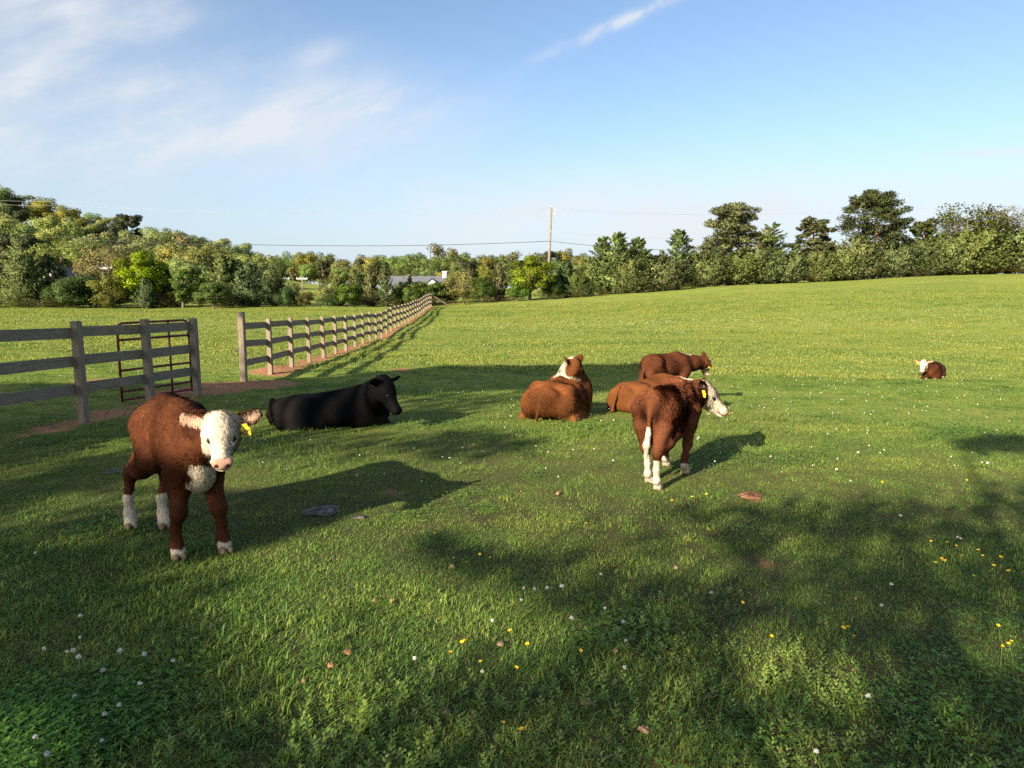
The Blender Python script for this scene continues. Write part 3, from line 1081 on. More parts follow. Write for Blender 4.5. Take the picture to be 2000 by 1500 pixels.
# scrubby undergrowth along the foot of the hedge: nobody could count it
tm, cm, H = TREES['brush']


def scrub(pts, name, label):
    co = np.empty(len(cm.vertices) * 3, dtype=np.float32); cm.vertices.foreach_get('co', co); co = co.reshape(-1, 3)
    tc_ = np.empty(len(cm.vertices) * 4, dtype=np.float32); cm.color_attributes['tint'].data.foreach_get('color', tc_); tc_ = tc_.reshape(-1, 4)[:, :3]
    n4 = len(co) // 4
    V, Cc = [], []
    for (x, y, s, k) in pts:
        an = rr.uniform(0, 6.28)
        pick = RNG.choice(n4, 700, replace=False)
        idx = (pick[:, None] * 4 + np.arange(4)).ravel()
        q = co[idx]
        R2 = np.c_[q[:, 0] * math.cos(an) - q[:, 1] * math.sin(an), q[:, 0] * math.sin(an) + q[:, 1] * math.cos(an), q[:, 2] * k] * s
        V.append(R2 + np.array([x, y, gh(x, y) - .02]))
        Cc.append(np.clip(tc_[idx] * np.array([rr.uniform(.5, 1.15), rr.uniform(.6, 1.1), rr.uniform(.5, .9)]), 0, .6))
    V = np.concatenate(V)
    o = link(name, mesh_np(name, V, np.arange(len(V)).reshape(-1, 4), FOLB, False, colors=np.concatenate(Cc)))
    tag(o, label, 'undergrowth', None, 'stuff')


pts = []
for px, py, d in [(x, 0, 0) for x in range(-250, 2300, 21)]:
    if 585 < px < 622:
        continue
    d = np.interp(px, [-250, 0, 450, 620, 850, 1050, 1300, 1500, 1750, 2000, 2300], [58, 60, 63, 65, 68, 71, 76, 80, 83, 85, 87]) - rr.uniform(-1.0, 1.6)
    p = at(px + rr.uniform(-12, 12), 560, d)
    pts.append((p.x, p.y, rr.uniform(.55, 1.1), rr.uniform(.5, 1.0)))
scrub(pts, 'undergrowth', 'tangled olive and brown undergrowth along the foot of the hedge')

# wooded hillside at the left
ORD = ['first', 'second', 'third', 'fourth', 'fifth', 'sixth', 'seventh', 'eighth', 'ninth', 'tenth', 'eleventh', 'twelfth', 'thirteenth', 'fourteenth', 'fifteenth', 'sixteenth', 'seventeenth', 'eighteenth', 'nineteenth', 'twentieth']
ORD += ['twenty ' + q for q in ORD[:9]] + ['thirtieth'] + ['thirty ' + q for q in ORD[:9]] + ['fortieth'] + ['forty ' + q for q in ORD[:9]]
HLG = 'trees of the wooded hillside'
labs = {'oak': 'pale blooming oak', 'oak_b': 'green gold oak', 'far_pine': 'dark rounded pine', 'far_green': 'green tree', 'far_tan': 'tan budding tree', 'far_pale': 'fresh pale green tree'}
hr = random.Random(21)
rows = [(82, 'lowest', [(-110, 400), (-200, 390), (-300, 380), (-20, 430), (40, 452), (110, 462), (175, 455), (240, 470), (300, 480), (355, 500), (410, 505), (470, 515), (330, 470), (385, 480)]),
        (98, 'lower middle', [(-40, 400), (30, 428), (95, 435), (150, 432), (205, 445), (255, 452), (310, 462), (365, 470), (420, 475), (470, 490), (515, 505)]),
        (118, 'upper middle', [(-30, 385), (20, 402), (70, 412), (118, 418), (165, 425), (212, 430), (262, 440), (312, 448), (352, 455), (395, 462), (440, 472), (485, 487)]),
        (140, 'topmost', [(-90, 345), (-170, 340), (-260, 335), (-360, 330), (-25, 350), (8, 358), (45, 374), (88, 382), (130, 398), (176, 408), (215, 415), (252, 413), (290, 434), (335, 438), (378, 452), (420, 458), (462, 470)])]
kinds = ['oak', 'oak_b', 'oak', 'far_green', 'oak_b', 'oak', 'far_pine', 'oak_b', 'oak', 'far_green', 'far_pale']
for d, rowname, lst in rows:
    for i, (px, top) in enumerate(sorted(lst)):
        k = hr.choice(kinds)
        if d == 140 and k == 'far_pine':
            k = 'oak_b'
        if d == 140 and i in (11,):
            k = 'far_pine'
        if px > 300 and hr.random() < .5:
            k = hr.choice(['far_tan', 'far_pale', 'oak', 'far_pale'])
        p = at(px + hr.uniform(-6, 6), top + hr.uniform(-3, 5), d + hr.uniform(-6, 6))
        z = gh(p.x, p.y)
        plant_tree(k, p.x, p.y, max(5.0, p.z - z), hr.uniform(.9, 1.15) * 10 / max(p.z - z, 7), '%s, %s from left in %s row of the wooded hillside' % (labs[k], ORD[i], rowname), 'tree', HLG)

# far wood behind the fields
FWG = 'trees of the far wood'
labs2 = {'far_green': 'green broadleaf tree', 'far_pale': 'pale green tree', 'far_pine': 'dark pine', 'far_tan': 'tan tree'}
for d, rowname, x0, x1, st, tops in [(178, 'nearest', 505, 1150, 30, (524, 546)), (215, 'second', 480, 1240, 31, (503, 526)), (240, 'third', 440, 1290, 28, (490, 510)), (268, 'rear', 440, 1420, 28, (481, 499))]:
    px, i = x0, 0
    while px < x1:
        k = hr.choice(['far_green', 'far_green', 'far_pale', 'far_green', 'far_pine', 'far_green', 'far_pale', 'far_tan'])
        bump_ = 10 * math.exp(-((px - 845) / 60) ** 2) * (d > 250)
        p = at(px, hr.uniform(*tops) - bump_, d + hr.uniform(-8, 8))
        if not (d < 200 and 565 < px < 640):
            plant_tree(k, p.x, p.y, p.z - gh(p.x, p.y), hr.uniform(.8, 1.1) * (1.25 if d < 200 else 1.1), '%s, %s from left in %s row of the far wood' % (labs2[k], ORD[i], rowname), 'tree', FWG)
            i += 1
        px += st * hr.uniform(.8, 1.2)
# ------------------------------------------------------------------ utility poles, wires, houses
POLEW = simple_mat('pole_wood', (.19, .160, .130), .85, .3, 5, .2, 0, .3)
GREYM = simple_mat('grey_hardware', (.42, .43, .44), .5, .15, 9, .4, .2)
pb = at(1069, 560, 96); pt = at(1077, 405, 96)
pole = empty('utility_pole', (pb.x, pb.y, gh(pb.x, pb.y)))
tag(pole, 'tall wooden utility pole standing behind the hedge', 'utility pole')
hz = pt.z - gh(pb.x, pb.y)
lx = pt.x - pb.x
m = MB(); m.tube([(0, 0, -.3), (lx * .5, 0, hz * .5), (lx, 0, hz)], [.21, .18, .14], 10); m.build('shaft', POLEW, pole, True)
for sx in (-1, 1):
    m = MB(); m.tube([(lx, 0, hz - .95), (lx + sx * .42, 0, hz - .85), (lx + sx * .62, 0, hz - .6)], .035, 6); m.build('bracket', GREYM, pole, True)
    m = MB(); m.tube([(lx + sx * .62, 0, hz - .62), (lx + sx * .62, 0, hz - .5), (lx + sx * .62, 0, hz - .25)], [.06, .075, .03], 8); m.build('insulator', GREYM, pole, True)
m = MB(); m.tube([(lx, 0, hz), (lx, 0, hz + .12), (lx, 0, hz + .3)], [.05, .07, .03], 8); m.build('insulator', GREYM, pole, True)
m = MB(); m.box((lx * .42, -.19, hz * .57), (.1, .06, .3), bev=.02); m.build('marker_plate', GREYM, pole)

WIRE = simple_mat('wire', (.05, .05, .055), .5, .1)
WIREL = simple_mat('bright_wire', (.42, .43, .45), .4, .1, 5, .5, .4)


def wire(name, pts_px, rad, label, mat):
    m_ = MB()
    pts_ = []
    for (ax, ay, ad), (bx, by, bd) in zip(pts_px[:-1], pts_px[1:]):
        A, B = at(ax, ay, ad), at(bx, by, bd)
        for i in range(12):
            t = i / 12
            q = A.lerp(B, t)
            q.z -= .35 * 4 * t * (1 - t)
            pts_.append(q)
    pts_.append(at(*pts_px[-1]))
    m_.tube(pts_, rad, 5)
    o = m_.build(name, mat, None, True)
    tag(o, label, 'cable', 'overhead cables')


wire('telephone_cable', [(-300, 448, 84), (120, 463, 90), (500, 478, 93), (1071, 471, 95.8)], .035, 'lowest black overhead cable left of the pole', WIRE)
wire('telephone_cable', [(1073, 471, 95.8), (1400, 490, 100), (1750, 500, 112)], .030, 'lowest black overhead cable right of the pole', WIRE)
wire('power_line', [(-300, 380, 86), (150, 402, 90), (560, 411, 93), (1076, 406, 95.9)], .009, 'thin top power line left of the pole', WIREL)
wire('power_line', [(-300, 372, 84), (150, 394, 89), (560, 420, 93), (1070, 410, 95.9)], .009, 'thin second power line left of the pole', WIREL)
wire('power_line', [(1078, 406, 95.9), (1400, 418, 108), (1760, 406, 116), (2300, 400, 120)], .014, 'thin top power line right of the pole', WIREL)
wire('neutral_line', [(1074, 452, 95.8), (1400, 466, 108), (2300, 440, 120)], .012, 'thin middle line right of the pole', WIREL)


def t_pole(px, top, d, label, two=False):
    p = at(px, top, d)
    z = gh(p.x, p.y)
    o = empty('crossarm_pole', (p.x, p.y, z))
    tag(o, label, 'utility pole', 'small poles with crossarms')
    h = p.z - z
    m_ = MB(); m_.tube([(0, 0, -.2), (0, 0, h)], [.15, .12], 8); m_.build('shaft', POLEW, o, True)
    m_ = MB(); m_.box((0, -.16, h - .35), (2.4, .14, .24), bev=.02); m_.build('crossarm', simple_mat('pale_arm', (.62, .60, .56), .6), o)
    for sx in (-1, -.4, .4, 1):
        m_ = MB(); m_.tube([(sx * 1.05, -.16, h - .23), (sx * 1.05, -.16, h + .05)], .05, 6); m_.build('insulator', GREYM, o, True)


t_pole(590, 541, 150, 'right small pole with a pale crossarm above the far field')
t_pole(555, 541, 150, 'left small pole with a pale crossarm above the far field')
t_pole(200, 517, 72, 'small pole with a pale crossarm in front of the tan tree')

ROOF = simple_mat('slate_roof', (.10, .105, .12), .85, .25, 3)
WHITE = simple_mat('white_siding', (.50, .49, .47), .7, .06, 4)
PANE = simple_mat('window_glass', (.03, .035, .04), .1, .1, 4, .6)


def gable(root, cx, cy, z0, w, dep, eave, ridge, along='x', over=.35, wins=()):
    """walls with a pitched roof; ridge runs along x or y"""
    m_ = MB()
    hw, hd = w / 2, dep / 2
    if along == 'x':
        prof = [(-hd, z0), (hd, z0), (hd, eave), (0, ridge - .1), (-hd, eave)]
        v = [(cx + sx * hw, cy + a, b) for sx in (-1, 1) for a, b in prof]
    else:
        prof = [(-hw, z0), (hw, z0), (hw, eave), (0, ridge - .1), (-hw, eave)]
        v = [(cx + a, cy + sy * hd, b) for sy in (-1, 1) for a, b in prof]
    m_.add(v, [(0, 1, 6, 5), (1, 2, 7, 6), (4, 0, 5, 9), (0, 4, 2, 1)[:4], (2, 4, 3), (5, 6, 7, 9), (7, 8, 9), (2, 3, 8, 7), (3, 4, 9, 8)])
    wall = m_.build('wall', WHITE, root)
    m_ = MB()
    t = .14
    for s in (-1, 1):
        if along == 'x':
            e0 = (hd + over); sl = (ridge - eave) / hd
            a = [(cx - hw - over, cy + s * e0, eave - over * sl), (cx + hw + over, cy + s * e0, eave - over * sl), (cx + hw + over, cy, ridge), (cx - hw - over, cy, ridge)]
        else:
            e0 = (hw + over); sl = (ridge - eave) / hw
            a = [(cx + s * e0, cy - hd - over, eave - over * sl), (cx + s * e0, cy + hd + over, eave - over * sl), (cx, cy + hd + over, ridge), (cx, cy - hd - over, ridge)]
        b = [(x, y, z + t) for x, y, z in a]
        m_.add(a + b, [(0, 1, 2, 3), (4, 7, 6, 5), (0, 4, 5, 1), (1, 5, 6, 2), (2, 6, 7, 3), (3, 7, 4, 0)])
    roof = m_.build('roof', ROOF, root)
    for (wx, wz, ww, wh) in wins:
        m_ = MB(); y = cy - hd - .03
        m_.box((wx, y, wz), (ww, .05, wh)); win = m_.build('window', PANE, root)
        m_ = MB()
        for q in ((0, wh / 2), (0, -wh / 2), (0, 0)):
            m_.box((wx, y - .035, wz + q[1]), (ww + .12, .04, .07))
        for q in (-ww / 2, ww / 2, 0):
            m_.box((wx + q, y - .04, wz), (.07, .04, wh))
        m_.build('frame', WHITE, win)
    return wall, roof


c0 = at(820, 556, 135)
hz0 = gh(c0.x, c0.y)
hs = empty('ranch_house', (c0.x, c0.y, hz0))
tag(hs, 'low white house with a dark grey roof half hidden behind the hedge', 'house')
e_, r_ = at(820, 557, 135).z - hz0, at(820, 540, 135).z - hz0
gable(hs, -.2, 2.5, 0, 10.2, 6, e_, r_)
w, rf = gable(hs, 2.6, -1.2, 0, 3.0, 3.2, e_ - .1, r_ - .45, 'y', .3, [(2.6, e_ - .35, 1.2, .8)])
m = MB(); m.box((4.6, 2.2, r_ + .1), (.8, .8, 1.7), bev=.03); m.box((4.6, 2.2, r_ + 1.0), (1.0, 1.0, .16)); m.build('chimney', WHITE, hs)
gable(hs, -5.5, 2.0, 0, 3.6, 5, e_ - .2, r_ - .1)

c1 = at(128, 545, 74)
hz1 = gh(c1.x, c1.y)
h2 = empty('cottage', (c1.x, c1.y, hz1))
tag(h2, 'white gabled cottage glimpsed through the trees at the left', 'house')
gable(h2, 0, 0, 0, 3.4, 5, at(128, 546, 74).z - hz1, at(128, 524, 74).z - hz1, 'y', .3, [(0, at(128, 551, 74).z - hz1, .9, 1.1)])
# ------------------------------------------------------------------ shade trees standing behind the viewer
def shade_density(px, py):
    """how much of the sun the crowns behind the viewer keep off the ground seen at a picture point"""
    def ell_(cx, cy, rx, ry, soft=.35):
        q = np.sqrt(((px - cx) / rx) ** 2 + ((py - cy) / ry) ** 2)
        return sstep(1 + soft, 1 - soft, q)
    ytop = np.interp(px, [-400, 420, 560, 650, 790, 860, 1320], [750, 748, 742, 736, 722, 716, 711])
    ybot = np.interp(px, [-400, 330, 400, 560, 700, 850, 1000, 1120, 1200, 1320], [900, 850, 806, 802, 785, 768, 762, 775, 762, 735])
    D = sstep(-1.5, 1.5, py - ytop) * sstep(6, -6, py - ybot) * sstep(1330, 1290, px)
    D = np.maximum(D, .5 * ell_(820, 785, 210, 20))
    D = np.maximum(D, .8 * sstep(400, 360, px) * sstep(840, 860, py))
    for a in ((210, 872, 60, 14), (200, 975, 110, 15), (40, 1014, 60, 13), (330, 935, 50, 16)):
        D *= 1 - .75 * ell_(*a)
    D = np.maximum(D, .55 * sstep(840, 862, py) * sstep(905, 880, py) * sstep(470, 520, px) * sstep(800, 740, px))
    D = np.maximum(D, .85 * ell_(910, 868, 150, 26))
    poly = np.array([(256, 1045), (348, 1105), (445, 1092), (560, 1052), (655, 1022), (728, 986), (604, 957), (450, 963), (330, 965)], float)
    ins = np.zeros(np.shape(px), bool)
    j = len(poly) - 1
    for i in range(len(poly)):
        (xi, yi), (xj, yj) = poly[i], poly[j]
        ins ^= ((yi > py) != (yj > py)) & (px < (xj - xi) * (py - yi) / (yj - yi + 1e-9) + xi)
        j = i
    keep_shade = ins
    D = np.maximum(D, .95 * ell_(1960, 868, 95, 17))
    def caps(pts, r, soft=.5):
        best = np.full(np.shape(px), 1e9)
        for (x0, y0), (x1, y1) in zip(pts[:-1], pts[1:]):
            dx, dy = x1 - x0, (y1 - y0) * 1.6
            t = np.clip(((px - x0) * dx + (py - y0) * 1.6 * dy) / (dx * dx + dy * dy), 0, 1)
            best = np.minimum(best, np.hypot(px - x0 - t * dx, (py - y0) * 1.6 - t * dy))
        return sstep(1 + soft * .7, 1 - soft * .7, best / r)
    edge = np.interp(px, [0, 300, 500, 760, 830, 1000, 1100, 1250, 1330, 1500, 1700, 1900, 2100], [1000, 1060, 1090, 1090, 1062, 1050, 1015, 985, 955, 950, 955, 930, 900])
    fg = .70 * sstep(0, 60, py - edge)
    left = np.interp(py, [1040, 1130, 1300, 1500], [250, 330, 480, 660])
    fg = np.maximum(fg, .97 * sstep(25, -25, px - left) * sstep(1030, 1075, py))
    for cx, cy, rx, ry, dd in ((1200, 1400, 330, 110, .88), (1850, 1150, 260, 90, .88), (1500, 1180, 260, 90, .82), (1960, 1420, 90, 110, .95), (1720, 1020, 330, 45, .78)):
        fg = np.maximum(fg, dd * ell_(cx, cy, rx, ry, .5))
    D = np.maximum(D, fg)
    for pts_, r_s, l in (([(500, 1062), (640, 1052), (730, 1075), (800, 1165), (845, 1255)], 88, .98), ([(545, 1170), (620, 1290), (710, 1390)], 100, .96), ([(950, 1180), (1030, 1230)], 78, .96)):
        D = D * (1 - l * caps(pts_, r_s))
    for cx, cy, rx, ry, l in ((50, 1450, 115, 65, .97), (1680, 1320, 110, 85, .93), (1895, 1345, 42, 62, .96), (1520, 1455, 130, 50, .8), (1350, 1110, 90, 40, .55), (1150, 1045, 190, 32, .5), (1000, 1400, 60, 40, .4), (860, 1460, 60, 40, .5)):
        D = D * (1 - l * ell_(cx, cy, rx, ry, .4))
    D = np.maximum(D, .97 * caps([(850, 1062), (1000, 1118), (1180, 1195), (1290, 1300)], 40, .5))
    return np.clip(np.where(keep_shade, .97, D), 0, 1)


def project(X):
    c_, s_ = math.cos(PITCH), math.sin(PITCH)
    y, z = X[:, 1], X[:, 2] - EYE
    f_ = y * c_ - z * s_
    u_ = y * s_ + z * c_
    return 1000 + FPX * X[:, 0] / f_, 750 - FPX * u_ / f_


sr = np.random.default_rng(99)
n_try = 260000
gy = np.sqrt(sr.random(n_try) * (20.5 ** 2 - 1.6 ** 2) + 1.6 ** 2)
gx = (sr.random(n_try) * 2 - 1) * (gy * .86 + .6)
G = np.c_[gx, gy, gzm(np.c_[gx, gy])]
px_, py_ = project(G)
D = shade_density(px_, py_)
lump = vnoise(G[:, :2] * 2.6, 61, 3) * .5 + .5
D = np.where(D > .93, D, D * np.clip(.72 + .55 * lump, 0, 1.15))
depth_ = -np.log(1 - np.clip(D, 0, .988))             # leaves needed to keep off that share of the sun
G = G[sr.random(n_try) < depth_ / 5.2]
far_ = G[:, 1] > 11.5
hgt_ = np.where(far_, sr.uniform(6.8, 9.6, len(G)), sr.uniform(4.4, 7.4, len(G)))
LD = np.array(LDIR)
LP = G - LD[None] * (hgt_ / math.sin(SUN_EL))[:, None]
cent = np.array([(-16.5, -3.0), (-10.5, -4.0), (-8.5, -9.0), (-4.5, -7.5)])
own = np.argmin(((LP[:, None, :2] - cent[None]) ** 2).sum(-1), 1)
labs3 = ['tall shade tree far left behind the viewer, casting the long shadow past the gate', 'shade tree left behind the viewer, casting shadow by the black cow',
         'leafy shade tree behind the viewer, casting dappled shadow over the left foreground', 'leafy shade tree right behind the viewer, casting shadow over the right foreground']
for k in range(4):
    C_ = LP[own == k]
    if len(C_) < 50:
        continue
    base = np.array([cent[k][0], cent[k][1], 0.0])
    base[2] = gh(base[0], base[1])
    v, f = leaf_quads(C_ - base, sr.normal(size=C_.shape), sr.uniform(.05, .095, len(C_)), .7, sr, .6)
    cm_ = mesh_np('shade_crown', v, f, FOLB, False, colors=np.repeat(tint(len(C_), sr, C_GRN, .2), 4, 0))
    root = empty('shade_tree', tuple(base))
    tag(root, labs3[k], 'tree', 'shade trees behind the viewer')
    link('crown', cm_, root)
    limbs = [([(0, 0, -.3), (.1, -.05, 2.2), (.05, .1, 4.6)], [.17, .14, .10])]
    for q in C_[sr.choice(len(C_), 14, replace=False)] - base:
        limbs.append(([(.05, .1, 3.6 + sr.random()), tuple((q + np.array([0, 0, 4.0])) / 2), tuple(q)], [.07, .045, .015]))
    link('trunk', limb_mesh('shade_trunk', limbs, BARK), root)
print('shade leaves', len(LP))
# ------------------------------------------------------------------ cattle
import openvdb


class SDF:
    def __init__(self):
        self.p = []

    def cone(self, a, b, ra, rb, k=.04, t='body'):
        self.p.append(('c', np.array(a, float), np.array(b, float), ra, rb, k, t))

    def chain(self, pts, rads, k=.03, t='leg'):
        for i in range(len(pts) - 1):
            self.cone(pts[i], pts[i + 1], rads[i], rads[i + 1], k, t)

    def ell(self, c, r_, rot=None, k=.05, t='body', cut=False):
        self.p.append(('x' if cut else 'e', np.array(c, float), np.array(r_, float), np.eye(3) if rot is None else np.array(rot, float), None, k, t))

    def dist(self, q, X):
        if q[0] == 'c':
            a, b, ra, rb = q[1:5]
            ab = b - a
            t = np.clip(((X - a) @ ab) / max(ab @ ab, 1e-9), 0, 1)
            return np.linalg.norm(X - a - t[..., None] * ab, axis=-1) - (ra + (rb - ra) * t)
        c, r_, rot = q[1:4]
        L = (X - c) @ rot            # columns of rot are the axes
        k0 = np.linalg.norm(L / r_, axis=-1)
        k1 = np.linalg.norm(L / (r_ * r_), axis=-1)
        return k0 * (k0 - 1) / np.maximum(k1, 1e-6)

    def box(self, q, m):
        if q[0] == 'c':
            lo = np.minimum(q[1] - q[3], q[2] - q[4]); hi = np.maximum(q[1] + q[3], q[2] + q[4])
        else:
            e_ = np.sqrt(((q[3] * q[2]) ** 2).sum(1))
            lo, hi = q[1] - e_, q[1] + e_
        return lo - m, hi + m

    def mesh(self, vox):
        lo = np.min([self.box(q, 0)[0] for q in self.p if q[0] != 'x'], 0) - vox * 4
        hi = np.max([self.box(q, 0)[1] for q in self.p if q[0] != 'x'], 0) + vox * 4
        n = np.ceil((hi - lo) / vox).astype(int) + 1
        F = np.full(n, .15, dtype=np.float32)
        ax = [lo[i] + np.arange(n[i]) * vox for i in range(3)]
        for q in self.p:
            k = q[5]
            a, b = self.box(q, k + 3 * vox)
            i0 = np.clip(np.floor((a - lo) / vox).astype(int), 0, n); i1 = np.clip(np.ceil((b - lo) / vox).astype(int) + 1, 0, n)
            sl = tuple(slice(i0[i], i1[i]) for i in range(3))
            X = np.stack(np.meshgrid(*[ax[i][sl[i]] for i in range(3)], indexing='ij'), -1)
            d = self.dist(q, X).astype(np.float32)
            G = F[sl]
            if q[0] == 'x':
                d = -d
                h = np.maximum(k - np.abs(G - d), 0) / k
                F[sl] = np.maximum(G, d) + h * h * k * .25
            else:
                h = np.maximum(k - np.abs(G - d), 0) / k
                F[sl] = np.minimum(G, d) - h * h * k * .25
        g = openvdb.FloatGrid(.15)
        g.copyFromArray(np.clip(F, -.15, .15))
        pts, quads = g.convertToQuads(isovalue=0.0)
        return pts.astype(float) * vox + lo, quads.astype(np.int32)

    def tags(self, V):
        D = np.stack([np.full(len(V), 9.0) if q[0] == 'x' else self.dist(q, V) for q in self.p], 1)
        return np.array([q[6] for q in self.p])[np.argmin(D, 1)]


M = Mat('cattle_coat')
nz = M.noise(M.pos(), 34, 5, .7)
nz2 = M.noise(M.pos(), 9, 3, .6)
cc = M.mix(M.maprange(nz, .3, .7, .0, .55), attr_color(M), M.mix(1.0, attr_color(M), (.68, .66, .64), 'MULTIPLY'))
pr = M.bsdf(cc, .75, M.bump(M.math('ADD', nz, nz2), .35, .012), .05)
COAT = M.m
M = Mat('cattle_hair')
M.leafy(attr_color(M), .10, None, .7, .05)
HAIR = M.m
M = Mat('cattle_eye')
M.bsdf((.006, .004, .003), .4, None, .2)
EYE_M = M.m
M = Mat('tag_yellow')
nz = M.noise(M.obj(), 40, 3)
M.bsdf(M.ramp(nz, [(.3, (.60, .40, .008)), (.7, (.70, .48, .015))]), .45, None, .4)
TAG_M = M.m
INK = simple_mat('tag_ink', (.012, .012, .012), .6, .1)

RED = np.array((.066, .0225, .0105)); REDL = np.array((.160, .056, .019)); CREAM = np.array((.52, .45, .345)); BLACK = np.array((.0028, .0028, .0031)); HOOF = np.array((.20, .15, .10)); PINK = np.array((.40, .23, .165))


def nrm(v):
    v = np.array(v, float)
    return v / np.linalg.norm(v)


class Cow:
    """positions below are in the animal's own frame: x forward, y left, z up, origin on the ground"""

    def __init__(self, origin, heading, s):
        self.o = np.array([origin[0], origin[1], gh(origin[0], origin[1])])
        self.h = nrm([heading[0], heading[1], 0])
        self.l = np.array([-self.h[1], self.h[0], 0])
        self.s = s
        self.S = SDF()
        self.cap = -.04
        self.tag_off = (0, 0, 0)
        self.leg = 1.0
        self.ear_root = False
        self.legw = 1.0

    def loc(self, p):
        q = np.array(p, float) - self.o
        return np.array([q @ self.h, q @ self.l, q[2]]) / self.s

    def locdir(self, d):
        d = np.array(d, float)
        return nrm([d @ self.h, d @ self.l, d[2]])

    def wor(self, P):
        P = np.atleast_2d(P) * self.s
        return self.o + P[:, :1] * self.h + P[:, 1:2] * self.l + P[:, 2:] * np.array([0, 0, 1.0])

    def stand_torso(self, fat=1.0, dz=0.0):
        S = self.S
        w = fat
        S.ell((.25, 0, .64 + dz), (.23, .158 * w, .235), None, .06)
        S.ell((0, 0, .655 + dz), (.34, .175 * w, .205), None, .07)
        S.ell((-.03, 0, .59 + dz), (.28, .165 * w, .175), None, .07)
        S.ell((-.30, 0, .70 + dz), (.22, .155 * w, .175), None, .07)
        S.ell((-.43, 0, .69 + dz), (.085, .115 * w, .14), None, .06)
        S.ell((.27, 0, .80 + dz), (.17, .065, .085), None, .07)
        S.cone((-.42, 0, .815 + dz), (.22, 0, .825 + dz), .048, .05, .08)
        for y in (-1, 1):
            S.ell((-.27, y * .115 * w, .775 + dz), (.075, .05, .06), None, .06)
            S.ell((.29, y * .105 * w, .62 + dz), (.115, .065, .185), None, .06)
            S.ell((-.44, y * .06 * w, .76 + dz), (.05, .045, .05), None, .05)
        S.ell((.41, 0, .53 + dz), (.10, .080, .135), None, .08, 'brisket')

    def fore(self, foot, y, z0=.0, knee_dx=.02):
        S = self.S
        fx, fy = foot
        e_ = (.27, y * .115 * self.legw, .47)
        kn = ((fx * .6 + .29 * .4) + knee_dx, fy * .6 + y * .115 * .4 * self.legw, .275)
        ft = (fx - .015, fy, .095)
        S.chain([(.33, y * .11 * self.legw, .58), e_, kn], [.105, .078 * self.leg, .050 * self.leg], .06, 'foreleg')
        S.ell((kn[0] + .005, kn[1], kn[2]), (.046 * self.leg, .044 * self.leg, .058), None, .03, 'foreleg')
        S.chain([kn, (ft[0] - .004, ft[1], .17), ft], [.042 * self.leg, .034 * self.leg, .038 * self.leg], .025, 'foreleg')
        self.hoof((fx, fy), 'fore')

    def hoof(self, f, t):
        S = self.S
        fx, fy = f
        S.cone((fx - .012, fy, .09), (fx + .018, fy, .045), .037, .040, .02, t + 'leg')
        for dy in (-1, 1):
            S.ell((fx + .034, fy + dy * .021, .020), (.050, .0195, .030), None, .006, 'hoof')
            S.ell((fx - .045, fy + dy * .018, .075), (.014, .012, .018), None, .006, 'hoof')

    def hind(self, foot, y, w=1.0):
        S = self.S
        fx, fy = foot
        hk = (fx - .055, fy * .75 + y * .03, .335)
        st = (-.20, y * .125 * w, .50)
        S.ell((-.345, y * .095 * w, .585), (.135, .075 * w, .185), None, .06, 'thigh')
        S.chain([(-.33, y * .10 * w, .68), st], [.13, .085], .06, 'thigh')
        S.chain([st, (hk[0] * .55 + st[0] * .45, (hk[1] + st[1]) / 2, .41), hk], [.088, .066, .045 * self.leg], .05, 'hindleg')
        S.chain([(-.43, y * .085, .55), (hk[0] - .005, hk[1], hk[2] + .03)], [.085, .034], .05, 'hindleg')
        S.ell((hk[0] - .022, hk[1], hk[2] + .012), (.03, .028, .042), None, .025, 'hindleg')
        S.chain([hk, (fx - .03, fy, .19), (fx - .018, fy, .10)], [.040 * self.leg, .030 * self.leg, .036 * self.leg], .03, 'hindleg')
        self.hoof((fx, fy), 'hind')

    def lie_torso(self, hw=1.0, hz=1.0, roll=0.0, bony=0.0, wi=1.0):
        S = self.S
        c, s_ = math.cos(roll), math.sin(roll)

        def rt(p):
            return (p[0], p[1] * c - (p[2] - .2) * s_, .2 + (p[2] - .2) * c + p[1] * s_)
        rot = np.array([[1, 0, 0], [0, c, -s_], [0, s_, c]])

        def E(p, r_, k=.08, t='body'):
            S.ell(rt((p[0], p[1] * hw, p[2] * hz)), (r_[0], r_[1] * hw, r_[2] * hz), rot, k, t)
        E((.30, 0, .29), (.27, .185, .255))
        E((.0, 0, .265), (.40, .235, .255))
        E((-.02, 0, .17), (.36, .26, .17))
        E((-.36, 0, .27), (.24, .205, .225))
        E((-.53, 0, .25), (.09, .13, .16))
        E((.30, 0, .50 * wi), (.19, .065, .085), .09)
        S.cone(rt((-.52, 0, .43 * hz)), rt((.25, 0, .52 * hz * wi)), .045, .05, .09)
        for y in (-1, 1):
            E((-.30, y * .115, .41), (.09, .06, .06), .13)
            E((-.54, y * .07, .35), (.05, .045, .05), .09)
            E((.33, y * .13, .29), (.14, .075, .19), .10)
            if bony:
                E((-.27, y * .165, .435), (.075, .040, .050), .05)
                E((-.56, y * .075, .385), (.045, .04, .045), .05)
                E((.36, y * .15, .33), (.09, .05, .17), .05)
                for i_ in range(4 if bony > 1 else 0):
                    S.cone(rt((.12 - .085 * i_, y * .20 * hw, .40 * hz)), rt((.09 - .085 * i_, y * .235 * hw, .22 * hz)), .016, .014, .05)
        E((.50, 0, .23), (.13, .115, .17), .07, 'brisket')

